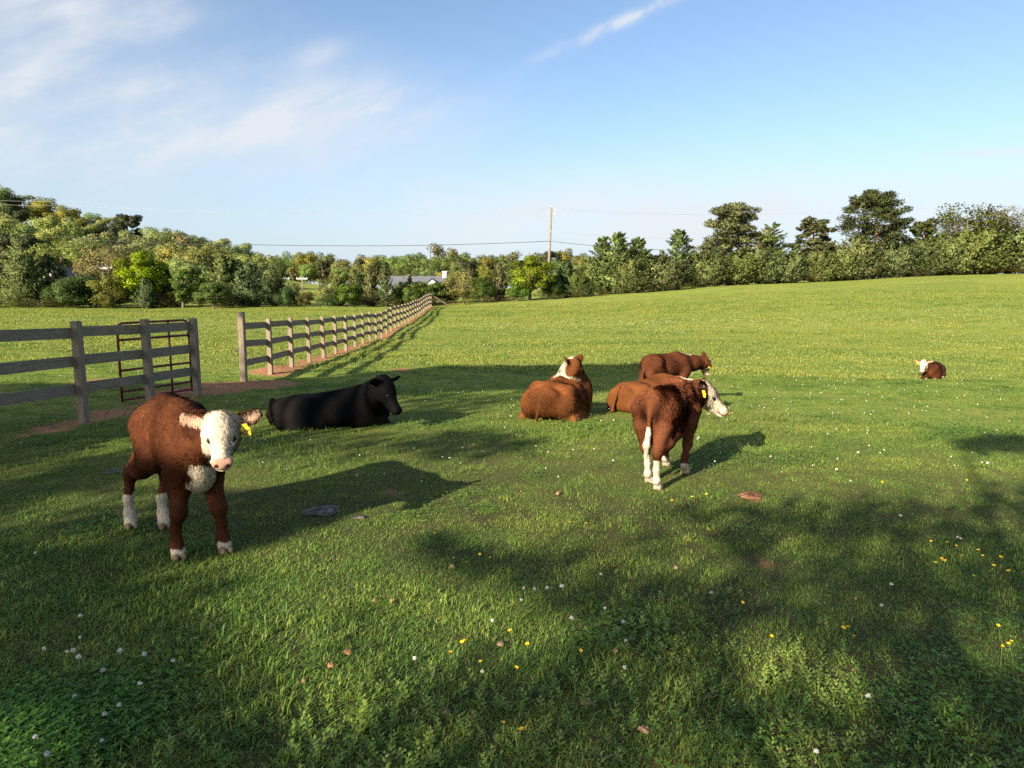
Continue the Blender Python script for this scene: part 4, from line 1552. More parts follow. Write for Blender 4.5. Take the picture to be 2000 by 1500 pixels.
    def lie_legs(self, out=1, hw=1.0, hz=1.0):
        S = self.S
        for y in (-1, 1):
            w = y * hw
            S.ell((-.36, w * .165, .19 * hz), (.21, .10, .175 * hz), None, .12, 'thigh')
            S.chain([(-.38, w * .15, .22 * hz), (-.16, w * .215, .13 * hz)], [.13 * hz, .085 * hz], .11, 'thigh')
            S.chain([(-.16, w * .22, .11 * hz), (-.43, w * .24, .05)], [.08 * hz, .05], .07, 'hindleg')
            S.chain([(-.43, w * .24, .045), (-.22, w * .27, .03), (-.13, w * .28, .025)], [.042, .032, .034], .03, 'hindleg')
            S.ell((-.09, w * .28, .025), (.05, .03, .03), None, .01, 'hoof')
            S.chain([(.30, w * .13, .20 * hz), (.27, w * .155, .11 * hz), (.54, w * .135, .06)], [.10 * hz, .075 * hz, .048], .09, 'foreleg')
            S.ell((.55, w * .135, .06), (.05, .045, .045), None, .03, 'foreleg')
            S.chain([(.55, w * .135, .045), (.40, w * .155, .03), (.34, w * .16, .03)], [.038, .03, .034], .03, 'foreleg')

    def head(self, poll, muzzle, up=(0, 0, 1), hs=1.0, long=1.0, ears=None, wide=1.0):
        """poll and muzzle in own frame"""
        S = self.S
        P = np.array(poll, float)
        h = nrm(np.array(muzzle, float) - P)
        u = nrm(np.array(up, float) - h * (np.array(up, float) @ h))
        l = np.cross(u, h)
        Rm = np.stack([h, l, u], 1)
        self.hf = (P, Rm, hs, long)

        def W(x, y, z):
            return P + Rm @ (np.array([x * long, y * wide, z]) * hs)
        self.HW = W

        def E(p, r_, k, t, cut=False):
            S.ell(W(*p), np.array([r_[0] * long, r_[1] * wide, r_[2]]) * hs, Rm, k * hs, t, cut)
        E((.075, 0, -.060), (.105, .092, .088), .03, 'skull')
        E((.09, 0, -.030), (.095, .080, .050), .03, 'skull')
        E((.015, 0, -.012), (.050, .045, .040), .03, 'skull')
        S.cone(W(.11, 0, -.065), W(.265, 0, -.075), .074 * hs, .050 * hs, .03, 'face')
        S.cone(W(.09, 0, -.13), W(.27, 0, -.118), .052 * hs, .030 * hs, .03, 'face')
        E((.298, 0, -.076), (.046, .060, .046), .025, 'muzzle')
        E((.285, 0, -.112), (.042, .045, .026), .018, 'chin')
        for y in (-1, 1):
            E((.095, y * .048, -.105), (.085, .042, .062), .03, 'face')
            E((.125, y * .066, -.038), (.040, .022, .022), .02, 'skull')
            E((.332, y * .031, -.064), (.014, .011, .012), .008, 'muzzle', True)
            E((.308, y * .040, -.060), (.026, .024, .022), .015, 'muzzle')
            E((.150, y * .079, -.030), (.020, .012, .013), .012, 'face', True)
        E((.315, 0, -.102), (.05, .08, .004), .006, 'muzzle', True)
        self.eyes = [W(.150, y * .0615, -.037) for y in (-1, 1)]
        self.eye_r = .021 * hs
        self.ear_info = []
        for i, y in enumerate((-1, 1)):
            ed, nd = (ears or {}).get(y, ((-.25, y * 1.0, .12), (.9, 0, .5)))
            e_ = Rm @ nrm(ed)
            nn = Rm @ nrm(nd)
            nn = nrm(nn - e_ * (nn @ e_))
            ww = np.cross(nn, e_)
            b = W(.022, y * .070, -.030)
            Rr = np.stack([e_, ww, nn], 1)
            Lr = .096 * hs
            S.cone(b, b + e_ * Lr * .5, .024 * hs, .022 * hs, .02, 'ear')
            S.ell(b + e_ * Lr * 1.0, (Lr * .92, .050 * hs, .0125 * hs), Rr, .012, 'ear')
            S.ell(b + e_ * Lr * .95 + nn * .016 * hs, (Lr * .66, .034 * hs, .014 * hs), Rr, .008, 'ear', True)
            self.ear_info.append((b, e_, nn, ww, Lr))

    def neck(self, base, rb, rt, kb=.07, mid=None, flat=1.0, thick=.085):
        P, Rm, hs, lg = self.hf
        tp = P + Rm @ (np.array([.045, 0, -.085]) * hs)
        base = np.array(base, float)
        md = (base + tp) / 2 if mid is None else np.array(mid, float)
        self.S.chain([base, md, tp], [rb, (rb + rt) / 2, rt], kb, 'neck')
        self.S.chain([base + np.array([0, 0, rb * .55]), P + Rm @ (np.array([-.0, 0, -.045]) * hs)], [thick, .05 * hs], kb, 'crest')
        self.neck_axis = (base, md, tp)

    def tail(self, pts, rads):
        self.S.chain(pts, rads, .02, 'tail')
        self.tail_tip = pts[-1]

    def build(self, name, label, color_fn, vox=.010, hairs=30000, hlen=.024, hwid=.0026, tagged=None, lift=.35, curl=.5, tag_text=None, group='cattle on the pasture', cat='cow', seed=1, tag_ears=(1,), tuft_size=.024):
        S = self.S
        V, Q = S.mesh(vox / self.s)
        # a little laplacian smoothing
        nv = len(V)
        ed = np.concatenate([Q[:, [0, 1]], Q[:, [1, 2]], Q[:, [2, 3]], Q[:, [3, 0]]])
        cnt = np.bincount(ed[:, 0], minlength=nv) + np.bincount(ed[:, 1], minlength=nv)
        for _ in range(2):
            acc = np.zeros_like(V)
            for i in range(3):
                acc[:, i] = np.bincount(ed[:, 0], V[ed[:, 1], i], nv) + np.bincount(ed[:, 1], V[ed[:, 0], i], nv)
            V = V * .5 + .5 * acc / np.maximum(cnt, 1)[:, None]
        tg = S.tags(V)
        rng = np.random.default_rng(seed)
        col_ = color_fn(self, V, tg, rng)
        Wv = self.wor(V)
        root = empty(name, tuple(self.o))
        tag(root, label, cat, group)
        # outward winding
        a, b, c, d = (Wv[Q[:, i]] for i in range(4))
        fn = np.cross(c - a, d - b)
        vol = np.einsum('ij,ij->i', (a + c) / 2 - Wv.mean(0), fn).sum()
        if vol < 0:
            Q = Q[:, ::-1]; fn = -fn
        body = link('body', mesh_np('body', Wv - self.o, Q, COAT, True, colors=col_), root)
        # hair: thin tapered blades lying along the coat
        area = np.linalg.norm(fn, axis=1)
        tf = tg[Q[:, 0]]
        wgt = area * np.where(np.isin(tf, ['hoof', 'muzzle', 'chin']), 0, 1) * np.where(np.isin(tf, ['foreleg', 'hindleg', 'face', 'skull', 'ear', 'tail']), 1.6, 1.0)
        Hq = (V[Q[:, 0]] - self.hf[0]) @ self.hf[1] / self.hf[2] / np.array([self.hf[3], 1, 1])
        wgt = wgt * ~(((Hq[:, 0] - .150) / .032) ** 2 + ((np.abs(Hq[:, 1]) - .064) / .022) ** 2 + ((Hq[:, 2] + .035) / .024) ** 2 < 1)
        cdf = np.cumsum(wgt); cdf /= cdf[-1]
        fi = np.searchsorted(cdf, rng.random(hairs))
        u1, u2 = rng.random((hairs, 1)), rng.random((hairs, 1))
        q = Q[fi]
        p = (Wv[q[:, 0]] * (1 - u1) + Wv[q[:, 1]] * u1) * (1 - u2) + (Wv[q[:, 3]] * (1 - u1) + Wv[q[:, 2]] * u1) * u2
        n = fn[fi] / np.maximum(area[fi], 1e-12)[:, None]
        tgh = tf[fi]
        flow = np.repeat((-self.h * .75 + np.array([0, 0, -.75]))[None], hairs, 0)
        hd = np.isin(tgh, ['skull', 'face', 'ear'])
        hdir = self.wor(self.hf[1][:, 0][None])[0] - self.o
        flow[hd] = nrm(hdir) * .6 + np.array([0, 0, -.4])
        leg = np.isin(tgh, ['foreleg', 'hindleg', 'tail'])
        flow[leg] = np.array([0, 0, -1.0])
        sw = np.stack([vnoise(p * 5, seed + 31 + i, 2) for i in range(3)], 1)
        flow = flow + sw * curl * 1.3
        t = unit(flow - n * np.einsum('ij,ij->i', flow, n)[:, None])
        L = hlen * rng.uniform(.6, 1.35, hairs) * np.where(hd, .7, 1) * np.where(leg, .36, 1) * np.where(tgh == 'brisket', .85, 1)
        lf = lift * rng.uniform(.3, 1.5, hairs)
        tip = p + (t * (1 - lf[:, None] * .35) + n * lf[:, None]) * L[:, None]
        # hair gathers in small tufts
        cell = np.floor((p + np.stack([vnoise(p * 30, seed + 71 + i, 1) for i in range(3)], 1) * .012) / tuft_size).astype(np.int64)
        _, inv = np.unique(cell, axis=0, return_inverse=True)
        inv = inv.ravel()
        nc = inv.max() + 1
        cw = np.maximum(np.bincount(inv, minlength=nc), 1)
        cen = np.stack([np.bincount(inv, p[:, i], nc) / cw for i in range(3)], 1)[inv]
        tn = rng.normal(size=nc)[inv]
        wob = unit(t + rng.normal(size=(nc, 3))[inv] * .35 * (curl + .1))
        wob = unit(wob - n * np.einsum('ij,ij->i', wob, n)[:, None])
        tip = tip * .55 + (cen + wob * (L * 1.05)[:, None] + n * (L * lf * .8)[:, None]) * .45
        side = unit(np.cross(t, n) + rng.normal(size=(hairs, 3)) * .4) * (hwid * rng.uniform(.6, 1.4, hairs))[:, None]
        root_p = p - n * .002
        HV = np.stack([root_p - side, root_p + side, (root_p + tip) / 2 + n * (L * .1)[:, None] + side * .8, tip], 1).reshape(-1, 3)
        tri = np.arange(hairs)[:, None] * 4 + np.array([[0, 1, 2, 0, 2, 3]])
        h4 = HV.reshape(-1, 4, 3)
        back = np.einsum('ij,ij->i', np.cross(h4[:, 1] - h4[:, 0], h4[:, 3] - h4[:, 0]), n) < 0
        tri[back] = tri[back][:, ::-1]
        HF = tri.reshape(-1, 3)
        dark_coat = np.where(col_[q[:, 0]].max(1) > .25, .35, 1.0)
        hc = col_[q[:, 0]] * np.exp(tn * .20 * dark_coat)[:, None] * np.exp(rng.normal(size=(hairs, 1)) * .14) * (1 + .20 * vnoise(p * 6, seed + 5, 3))[:, None]
        hc4 = np.repeat(np.clip(hc, 0, .9), 4, 0)
        hc4.reshape(-1, 4, 3)[:, 3] *= 1.12
        me = mesh_np('hair', HV - self.o, HF, HAIR, True, colors=np.clip(hc4, 0, .92))
        nn = np.repeat(unit(n + t * .25 + rng.normal(size=n.shape) * .15 + sw * .14 + wob * .18 + (tn * .10)[:, None] * t), 4, 0)
        set_normals(me, nn)
        ho = link('hair', me, root)
        tag(ho, None, None, None, 'stuff')
        # eyes
        for ep in self.eyes:
            m_ = MB()
            er = self.eye_r * self.s
            m_.tube([(0, 0, -er), (0, 0, -er * .7), (0, 0, 0), (0, 0, er * .7), (0, 0, er)], [er * .05, er * .72, er, er * .72, er * .05], 12)
            o = m_.build('eye', EYE_M, root, True)
            o.location = Vector(self.wor(ep)[0] - self.o)
        # ear tags
        for y in (tag_ears if tagged else ()):
            b, e_, nn_, ww, Lr = self.ear_info[(y + 1) // 2]
            pc = self.wor(b + e_ * Lr * .80 + nn_ * .016)[0] - self.o + np.array(self.tag_off)
            tw, th = tagged
            m_ = MB()
            prof = [(-.26, 0), (.26, 0), (.30, -.25), (.5, -.42), (.5, -1.0), (-.5, -1.0), (-.5, -.42), (-.30, -.25)]
            v = [(x * tw, -s_ * .0016, z * th) for s_ in (1, -1) for x, z in prof]
            m_.add(v, [(0, 1, 2, 7), (7, 2, 3, 6), (6, 3, 4, 5), (8, 15, 10, 9), (15, 14, 11, 10), (14, 13, 12, 11)] + [(i, 8 + i, 8 + (i + 1) % 8, (i + 1) % 8) for i in range(8)])
            m_.tube([(0, -.004, -.13 * th), (0, .004, -.13 * th)], .14 * tw, 10)
            o = m_.build('ear_tag', TAG_M, root)
            fwd = self.tag_face
            o.matrix_world = Matrix.Identity(4)
            o.location = Vector(pc)
            o.rotation_euler = (self.tag_tilt[0], self.tag_tilt[1], math.atan2(fwd[1], fwd[0]) + math.pi / 2)
            if tag_text:
                cu = bpy.data.curves.new('tag_number', 'FONT')
                cu.body = tag_text; cu.size = th * .56; cu.align_x = 'CENTER'; cu.extrude = .0006; cu.offset = .0012
                to = bpy.data.objects.new('tmp_text', cu)
                COL.objects.link(to)
                bpy.context.view_layer.update()
                me = bpy.data.meshes.new_from_object(to.evaluated_get(bpy.context.evaluated_depsgraph_get()))
                bpy.data.objects.remove(to)
                me.materials.clear(); me.materials.append(INK)
                wdt = max(v_.co.x for v_ in me.vertices) - min(v_.co.x for v_ in me.vertices)
                k = tw * .84 / wdt
                for v_ in me.vertices:
                    v_.co = Vector((v_.co.x * k, -.0024 - v_.co.z, (v_.co.y - .02 * th) * 1.0 - .90 * th))
                link('tag_number', me, o)
        return root


def hereford(red, sock_f, sock_h, hoofc=HOOF, chest=True, crest=True, tailw=True, nose=PINK, dark=None, face_extra=None):
    def fn(cow, V, tg, rng):
        n1 = vnoise(V * 14, 3, 3); n2 = vnoise(V * 45, 4, 2)
        w = n1 * .6 + n2 * .4
        col_ = np.repeat(red[None], len(V), 0) * (1 + .22 * vnoise(V * 6, 8, 2))[:, None]
        P, Rm, hs, lg = cow.hf
        H = (V - P) @ Rm / hs / np.array([lg, 1, 1])
        inhead = (H[:, 0] > cow.cap + w * .012) & (np.abs(H[:, 1]) < .2) & np.isin(tg, ['skull', 'face', 'muzzle', 'chin', 'neck', 'crest'])
        jaw = (H[:, 2] < -.06) & (H[:, 0] < .055 + w * .02)
        sidecut = H[:, 0] < cow.cap + np.clip(np.abs(H[:, 1]) - .045, 0, .1) * 1.5 + np.clip(-.03 - H[:, 2], 0, .1) * .7
        nk = np.isin(tg, ['neck', 'crest']) & ((H[:, 0] < .045 + w * .015) | (np.abs(H[:, 1]) > .08))
        white = inhead & ~jaw & ~sidecut & ~nk
        under = np.isin(tg, ['neck', 'brisket']) & chest
        if chest:
            white |= under & (V[:, 0] > .39 + w * .04) & (np.abs(V[:, 1]) < .060 + w * .04 + .10 * np.clip(.5 - V[:, 2], 0, .2)) & (V[:, 2] < (cow.chest_top if hasattr(cow, 'chest_top') else .56) + w * .03)
        if crest:
            c0, c1, cw = cow.crest
            ab = np.array(c1) - np.array(c0)
            t = ((V - np.array(c0)) @ ab) / (ab @ ab)
            d = np.linalg.norm(V - np.array(c0) - np.clip(t, 0, 1)[:, None] * ab, axis=1)
            white |= (d < cw * (1 + .35 * w)) & np.isin(tg, ['crest', 'neck', 'body'])
        fl, hl = np.isin(tg, ['foreleg']), np.isin(tg, ['hindleg'])
        white |= fl & (V[:, 2] < sock_f + w * .015)
        white |= hl & (V[:, 2] < sock_h + w * .02) & ((V[:, 2] < .30) | (V[:, 0] < -.37))
        if tailw:
            white |= (tg == 'tail') & (V[:, 2] < cow.tail_white + w * .01)
        col_[white] = CREAM * (1 + .07 * n1[white])[:, None]
        if dark is not None:
            zf = dark(V, tg)
            col_ *= (1 - zf)[:, None]
        col_[tg == 'hoof'] = hoofc
        ear = tg == 'ear'
        col_[ear] = red * .75
        for i, y in enumerate((-1, 1)):
            b, e_, nn, ww, Lr = cow.ear_info[i]
            q = V - b
            ine = ear & (q @ nn > .001) & (np.abs(q @ ww) < .027 * hs) & (q @ e_ > .02) & (q @ e_ < Lr * 1.75)
            col_[ine] = np.array((.40, .26, .18))
            rootw = ear & (q @ e_ < .035) & (q @ e_ > -.05) & (np.linalg.norm(q, axis=1) < .12)
            if cow.ear_root:
                col_[rootw] = CREAM * .9
        mz = np.isin(tg, ['muzzle', 'chin', 'face']) & (H[:, 0] > .300) & (H[:, 2] > -.098)
        col_[mz] = nose
        nost = np.isin(tg, ['muzzle', 'face']) & (((H[:, 0] - .334) / .017) ** 2 + ((np.abs(H[:, 1]) - .031) / .013) ** 2 + ((H[:, 2] + .064) / .014) ** 2 < 1)
        col_[nost] = (.03, .015, .012)
        mouth = np.isin(tg, ['muzzle', 'chin', 'face']) & (np.abs(H[:, 2] + .102) < .0055) & (H[:, 0] > .245)
        col_[mouth] = (.10, .055, .04)
        eye = np.isin(tg, ['skull', 'face']) & (((H[:, 0] - .150) / .028) ** 2 + ((np.abs(H[:, 1]) - .064) / .019) ** 2 + ((H[:, 2] + .035) / .019) ** 2 < 1)
        col_[eye] = (.05, .03, .02)
        return np.clip(col_, .003, .9)
    return fn


def angus(cow, V, tg, rng):
    c = np.repeat(BLACK[None], len(V), 0) * (1 + .25 * vnoise(V * 6, 8, 2))[:, None]
    rump_tone = np.clip(-.35 - V[:, 0], 0, .3) * 3  # coat turns browner and paler towards the rump
    c = c + rump_tone[:, None] * np.array((.016, .012, .009))
    c[tg == 'hoof'] = (.02, .018, .016)
    return c


def fl2(p):
    return np.array([p[0], p[1]])


# ---- the near calf with the numbered tag
F1, F2, H1, H2 = (ground_at(*q) for q in ((348, 1096), (438, 1080), (256, 1036), (321, 1034)))
fc, hc_ = (fl2(F1) + fl2(F2)) / 2, (fl2(H1) + fl2(H2)) / 2
hd_ = nrm(np.r_[fc - hc_, 0])[:2]
an_ = -R(12.0)
hd_ = np.array([hd_[0] * math.cos(an_) - hd_[1] * math.sin(an_), hd_[0] * math.sin(an_) + hd_[1] * math.cos(an_)])
s0 = 1.07
c = Cow(fc - hd_ * .33 * s0, hd_, s0)
c.leg = .86
c.ear_root = True
c.legw = .72
c.stand_torso(.86)
Lf = [c.loc(np.r_[fl2(q), c.o[2]]) for q in (F1, F2, H1, H2)]
c.fore(Lf[0][:2], -1); c.fore(Lf[1][:2], 1); c.hind(Lf[2][:2], -1); c.hind(Lf[3][:2], 1)
pw, mw = at(431, 815, 4.04), at(433, 905, 3.77)
c.head(c.loc(pw), c.loc(mw), (0, 0, 1), .93, .98,
       {-1: ((-.35, -1.0, .10), (.6, -.15, .8)), 1: ((-.35, 1.0, .06), (.55, .25, .8))}, wide=.92)
c.cap = -.075
c.neck((.36, -.01, .68), .145, .085, .07)
c.tail([(-.49, 0, .76), (-.525, 0, .62), (-.53, .0, .42), (-.52, .01, .28)], [.022, .018, .016, .024])
c.crest = (c.hf[0] + np.array((-.05, 0, .01)), c.hf[0] + np.array((-.16, -.02, -.02)), .035)
c.tail_white = .30
c.chest_top = .58
c.tag_off = (.0, -.035, -.030)
c.tag_face = (.25, -1, 0); c.tag_tilt = (-.15, -.12)
c.build('calf', 'red calf with white face and yellow tag N29 standing nearest, facing the camera', hereford(RED, .068, .225), .0085, 140000, .026, .0012, (.062, .072), .16, .40, 'N29', cat='calf', seed=3)

# ---- the calf seen from behind
F1, F2, H1, H2 = (ground_at(*q) for q in ((1337, 928), (1300, 914), (1283, 960), (1266, 946)))
fc, hc_ = (fl2(F1) + fl2(F2)) / 2, (fl2(H1) + fl2(H2)) / 2
hd_ = nrm(np.r_[fc - hc_, 0])[:2]
s1 = .965
c = Cow(hc_ + hd_ * .40 * s1, hd_, s1)
c.leg = .86
c.stand_torso(.80)
Lf = [c.loc(np.r_[fl2(q), c.o[2]]) for q in (F1, F2, H1, H2)]
c.fore(Lf[0][:2], -1); c.fore(Lf[1][:2], 1); c.hind(Lf[2][:2], -1); c.hind(Lf[3][:2], 1)
pw, mw = at(1375, 749, 6.50), at(1424, 792, 6.42)
c.head(c.loc(pw), c.loc(mw), (0, 0, 1), 1.08, 1.0,
       {-1: ((-.45, -1.0, .15), (.6, -.4, .6)), 1: ((-.3, 1.0, .1), (1, .3, .3))})
c.neck((.34, 0, .69), .15, .095, .07)
c.tail([(-.49, 0, .77), (-.53, 0, .66), (-.545, .0, .50), (-.545, .015, .40), (-.53, .02, .27)], [.024, .019, .022, .030, .010])
c.crest = ((.34, 0, .88), (.50, -.01, .86), .068)
c.tail_white = .56
c.tag_face = (-.1, -1, 0); c.tag_tilt = (0, .1)
c.tag_off = (.0, -.05, -.03)
c.build('calf', 'red calf with white socks and white tail seen from behind, head turned right', hereford(RED * 1.75, .11, .275, np.array((.33, .25, .17)), dark=lambda V, tg: .72 * np.exp(-((np.abs(V[:, 1]) - .06) / .045) ** 2 - ((V[:, 2] - .66) / .10) ** 2) * (V[:, 0] < -.38)),
        .010, 110000, .028, .0014, (.055, .065), .24, .5, cat='calf', seed=5, tag_ears=(-1,))

# ---- the black cow lying down
p0 = ground_at(640, 838)
c = Cow((p0.x - .02, p0.y + .30), (.94, .34), 1.18)
c.lie_torso(1.0, .74, -.12, 1)
c.lie_legs(hz=.75)
c.o[2] -= .06
pw, mw = at(753, 741, 8.40), at(786, 797, 8.30)
c.head(c.loc(pw), c.loc(mw), (0, 0, 1), 1.02, 1.1,
       {-1: ((-.3, -1.0, .15), (1, -.3, .2)), 1: ((-.1, 1.0, .25), (1, .2, .2))})
c.neck((.38, 0, .29), .17, .085, .09)
c.tail([(-.60, 0, .36), (-.66, .03, .20), (-.62, .10, .07), (-.5, .2, .05)], [.026, .02, .018, .022])
c.build('cow', 'black cow lying in the shade in front of the gate gap', angus, .013, 40000, .012, .0018, None, .15, .25, seed=7)

# ---- the chestnut cow lying with its back to the camera
p0 = ground_at(1087, 822)
c = Cow((p0.x + .08, p0.y + .45), (.42, .91), 1.10)
c.lie_torso(1.42, .96, .05, 1)
c.lie_legs(hw=1.4)
c.o[2] -= .02
c.tag_off = (.02, -.06, -.02)
c.cap = -.045
pw, mw = at(1117, 704, 9.75), at(1081, 733, 9.92)
c.head(c.loc(pw), c.loc(mw), (0, 0, 1), 1.06, 1.15,
       {-1: ((-.5, -1.0, .35), (.4, -.8, .2)), 1: ((-.45, .9, .35), (.4, .6, .2))})
c.neck((.40, 0, .38), .19, .10, .09)
c.tail([(-.57, .03, .36), (-.612, .05, .22), (-.605, .07, .10), (-.59, .09, .02)], [.026, .02, .02, .022])
c.crest = (c.loc(at(1132, 716, 9.72)), c.loc(at(1146, 728, 9.68)), .028)
c.tail_white = -1; c.chest_top = .3
c.tag_face = (.1, -1, 0); c.tag_tilt = (0, 0)
c.build('cow', 'chestnut cow lying with its back to the camera, white face turned left', hereford(REDL, .0, .0, dark=lambda V, tg: .45 * sstep(-.42, -.62, V[:, 0])), .013, 80000, .020, .002, (.05, .06), .3, .5, seed=9, tag_ears=(-1,))

# ---- the chestnut cow lying behind the standing calf
p0 = ground_at(1275, 806)
c = Cow((p0.x - .02, p0.y + .42), (.72, .69), 1.17)
c.lie_torso(1.15, .80, .0, 1, .86)
c.lie_legs(hz=.8)
c.o[2] -= .03
pw, mw = at(1380, 752, 10.75), at(1414, 786, 10.7)
c.head(c.loc(pw), c.loc(mw), (0, 0, 1), 1.04, 1.1)
c.neck((.38, 0, .28), .17, .095, .09, thick=.06)
c.tail([(-.60, 0, .38), (-.67, .0, .24), (-.66, .05, .08), (-.6, .12, .05)], [.026, .02, .02, .022])
c.crest = (c.hf[0] + np.array((-.03, 0, .02)), c.hf[0] + np.array((-.08, 0, .0)), .03)
c.tail_white = -1; c.chest_top = .3
c.build('cow', 'chestnut cow lying half hidden behind the calf with white socks', hereford(REDL * .95, .0, .0), .013, 60000, .014, .002, None, .2, .4, seed=11)

# ---- the calf standing behind them
p0 = at(1290, 794, 11.4)
c = Cow((p0.x + .08, p0.y), (.86, .51), .96)
c.stand_torso(1.0)
for y in (-1, 1):
    c.fore((.33 + .04 * y, y * .12), y); c.hind((-.39 - .03 * y, y * .11), y)
pw, mw = at(1383, 702, 11.75), at(1390, 738, 11.95)
c.head(c.loc(pw), c.loc(mw), c.locdir((.6, -.3, .7)), .98, 1.0, {-1: ((-.3, -1.0, .1), (.2, -.4, .9)), 1: ((-.3, 1, .1), (1, 0, .3))})
c.neck((.36, 0, .68), .15, .09, .07)
c.tail([(-.49, 0, .77), (-.53, 0, .62), (-.535, .0, .42), (-.53, .01, .28)], [.022, .018, .018, .024])
c.crest = ((.36, 0, .86), (.50, 0, .85), .06)
c.tail_white = .34
c.tag_face = (-.1, -1, 0); c.tag_tilt = (0, 0)
c.build('calf', 'red calf standing behind the lying cow, head lowered', hereford(RED * 1.25, .11, .275), .013, 40000, .022, .0024, (.055, .065), .32, .5, cat='calf', seed=13, tag_ears=(-1,))

# ---- the small calf resting far out on the right
p0 = ground_at(1818, 740)
c = Cow((p0.x + .12, p0.y + .12), (-.62, -.78), .80)
c.lie_torso(.95, .95, .0)
c.lie_legs()
c.S.chain([(.50, -.15, .10), (.78, -.20, .045), (.92, -.22, .035)], [.05, .036, .034], .03, 'foreleg')
pw, mw = at(1804, 705, p0.y - .25), at(1799, 728, p0.y - .42)
c.head(c.loc(pw), c.loc(mw), (0, 0, 1), 1.12, 1.0)
c.neck((.40, 0, .34), .15, .085, .08)
c.tail([(-.60, 0, .36), (-.66, .0, .22), (-.64, .05, .06)], [.022, .018, .02])
c.crest = (c.hf[0] + np.array((-.03, 0, .02)), c.hf[0] + np.array((-.08, 0, .0)), .03)
c.tail_white = -1; c.chest_top = .12
c.tag_face = (0, -1, 0); c.tag_tilt = (0, 0)
c.build('calf', 'small red calf with a white face resting alone far out on the right', hereford(RED, .04, .03, chest=False), .014, 14000, .018, .004, (.06, .07), .3, .4, cat='calf', seed=15, tag_ears=(-1,))
# ------------------------------------------------------------------ grass and meadow plants
M = Mat('grass_blades')
P = M.pos()
big = M.noise(P, .35, 3, .6)
mid = M.noise(M.scaled(P, (.6, 1.3, 1)), 1.5, 6, .62)
col = attr_color(M)
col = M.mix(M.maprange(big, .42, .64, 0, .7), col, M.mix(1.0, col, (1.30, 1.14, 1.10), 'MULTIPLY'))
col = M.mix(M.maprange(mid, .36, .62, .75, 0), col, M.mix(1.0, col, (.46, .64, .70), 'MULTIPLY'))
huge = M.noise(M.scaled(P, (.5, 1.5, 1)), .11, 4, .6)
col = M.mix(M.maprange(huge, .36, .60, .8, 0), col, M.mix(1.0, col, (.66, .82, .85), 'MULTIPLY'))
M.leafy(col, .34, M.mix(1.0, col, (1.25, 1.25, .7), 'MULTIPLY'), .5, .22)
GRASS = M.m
gr_rng = np.random.default_rng(77)
GREENS = [(.172, .250, .040), (.220, .285, .044), (.120, .208, .042), (.275, .305, .060), (.152, .224, .050)]


def blades(n, rad, h0, h1, wid, bend, cols, rng, dry=.05, stiff=False):
    """bent tapering blades: 5 points, 3 triangles each"""
    an = rng.uniform(0, 6.28, n)
    rr_ = np.sqrt(rng.random(n)) * rad
    b = np.c_[rr_ * np.cos(an), rr_ * np.sin(an), np.full(n, -.01)]
    h = rng.uniform(h0, h1, n) * (1 - .35 * (rr_ / rad) ** 2)
    a2 = rng.uniform(0, 6.28, n)
    d = np.c_[np.cos(a2), np.sin(a2), np.zeros(n)]
    out = d * (h * rng.uniform(.15, 1.0, n) * bend)[:, None]
    s = np.c_[-np.sin(a2), np.cos(a2), np.zeros(n)] * (wid * rng.uniform(.6, 1.3, n))[:, None]
    up = np.array([0, 0, 1.0])
    m_ = b + out * .32 + up * (h * .62)[:, None]
    t = b + out + up * (h * rng.uniform(.72, 1.0, n))[:, None]
    V = np.stack([b - s * .8, b + s * .8, m_ - s, m_ + s, t], 1).reshape(-1, 3)
    i = np.arange(n)[:, None] * 5
    F4 = i + np.array([[0, 1, 3, 2]])
    F3 = i + np.array([[2, 3, 4]])
    base = np.array(cols)[rng.integers(0, len(cols), n)] * np.exp(rng.normal(size=(n, 1)) * .2)
    dr = rng.random(n) < dry
    base[dr] = np.array((.32, .25, .11)) * np.exp(rng.normal(size=(int(dr.sum()), 1)) * .25)
    C = np.repeat(base, 5, 0).reshape(n, 5, 3)
    C[:, 4] *= 1.12
    return V, F4, F3, np.clip(C.reshape(-1, 3), 0, .8)


def leaflets(n, rad, h0, h1, size, rng, cols):
    """clover: three round leaflets on a stalk"""
    V, F, C = [], [], []
    for k in range(n):
        an, q = rng.uniform(0, 6.28), math.sqrt(rng.random()) * rad
        c = np.array([q * math.cos(an), q * math.sin(an), rng.uniform(h0, h1)])
        rot = rng.uniform(0, 6.28)
        tl = rng.normal(size=2) * .25
        cc = np.array(cols[rng.integers(0, len(cols))]) * math.exp(rng.normal() * .18)
        for j in range(3):
            a = rot + j * 2.094
            s = size * rng.uniform(.75, 1.2)
            e_ = np.array([math.cos(a), math.sin(a)])
            f_ = np.array([-e_[1], e_[0]])
            b0 = len(V)
            for u_, w_ in ((0, 0), (.55, -.5), (1.05, -.38), (1.15, 0), (1.05, .38), (.55, .5)):
                p2 = (e_ * u_ + f_ * w_) * s
                V.append((c[0] + p2[0], c[1] + p2[1], c[2] + p2 @ tl + s * .18 * u_))
                C.append(cc)
            F += [[b0, b0 + 1, b0 + 2, b0 + 3], [b0, b0 + 3, b0 + 4, b0 + 5]]
    return np.array(V), np.array(F), np.array(C)


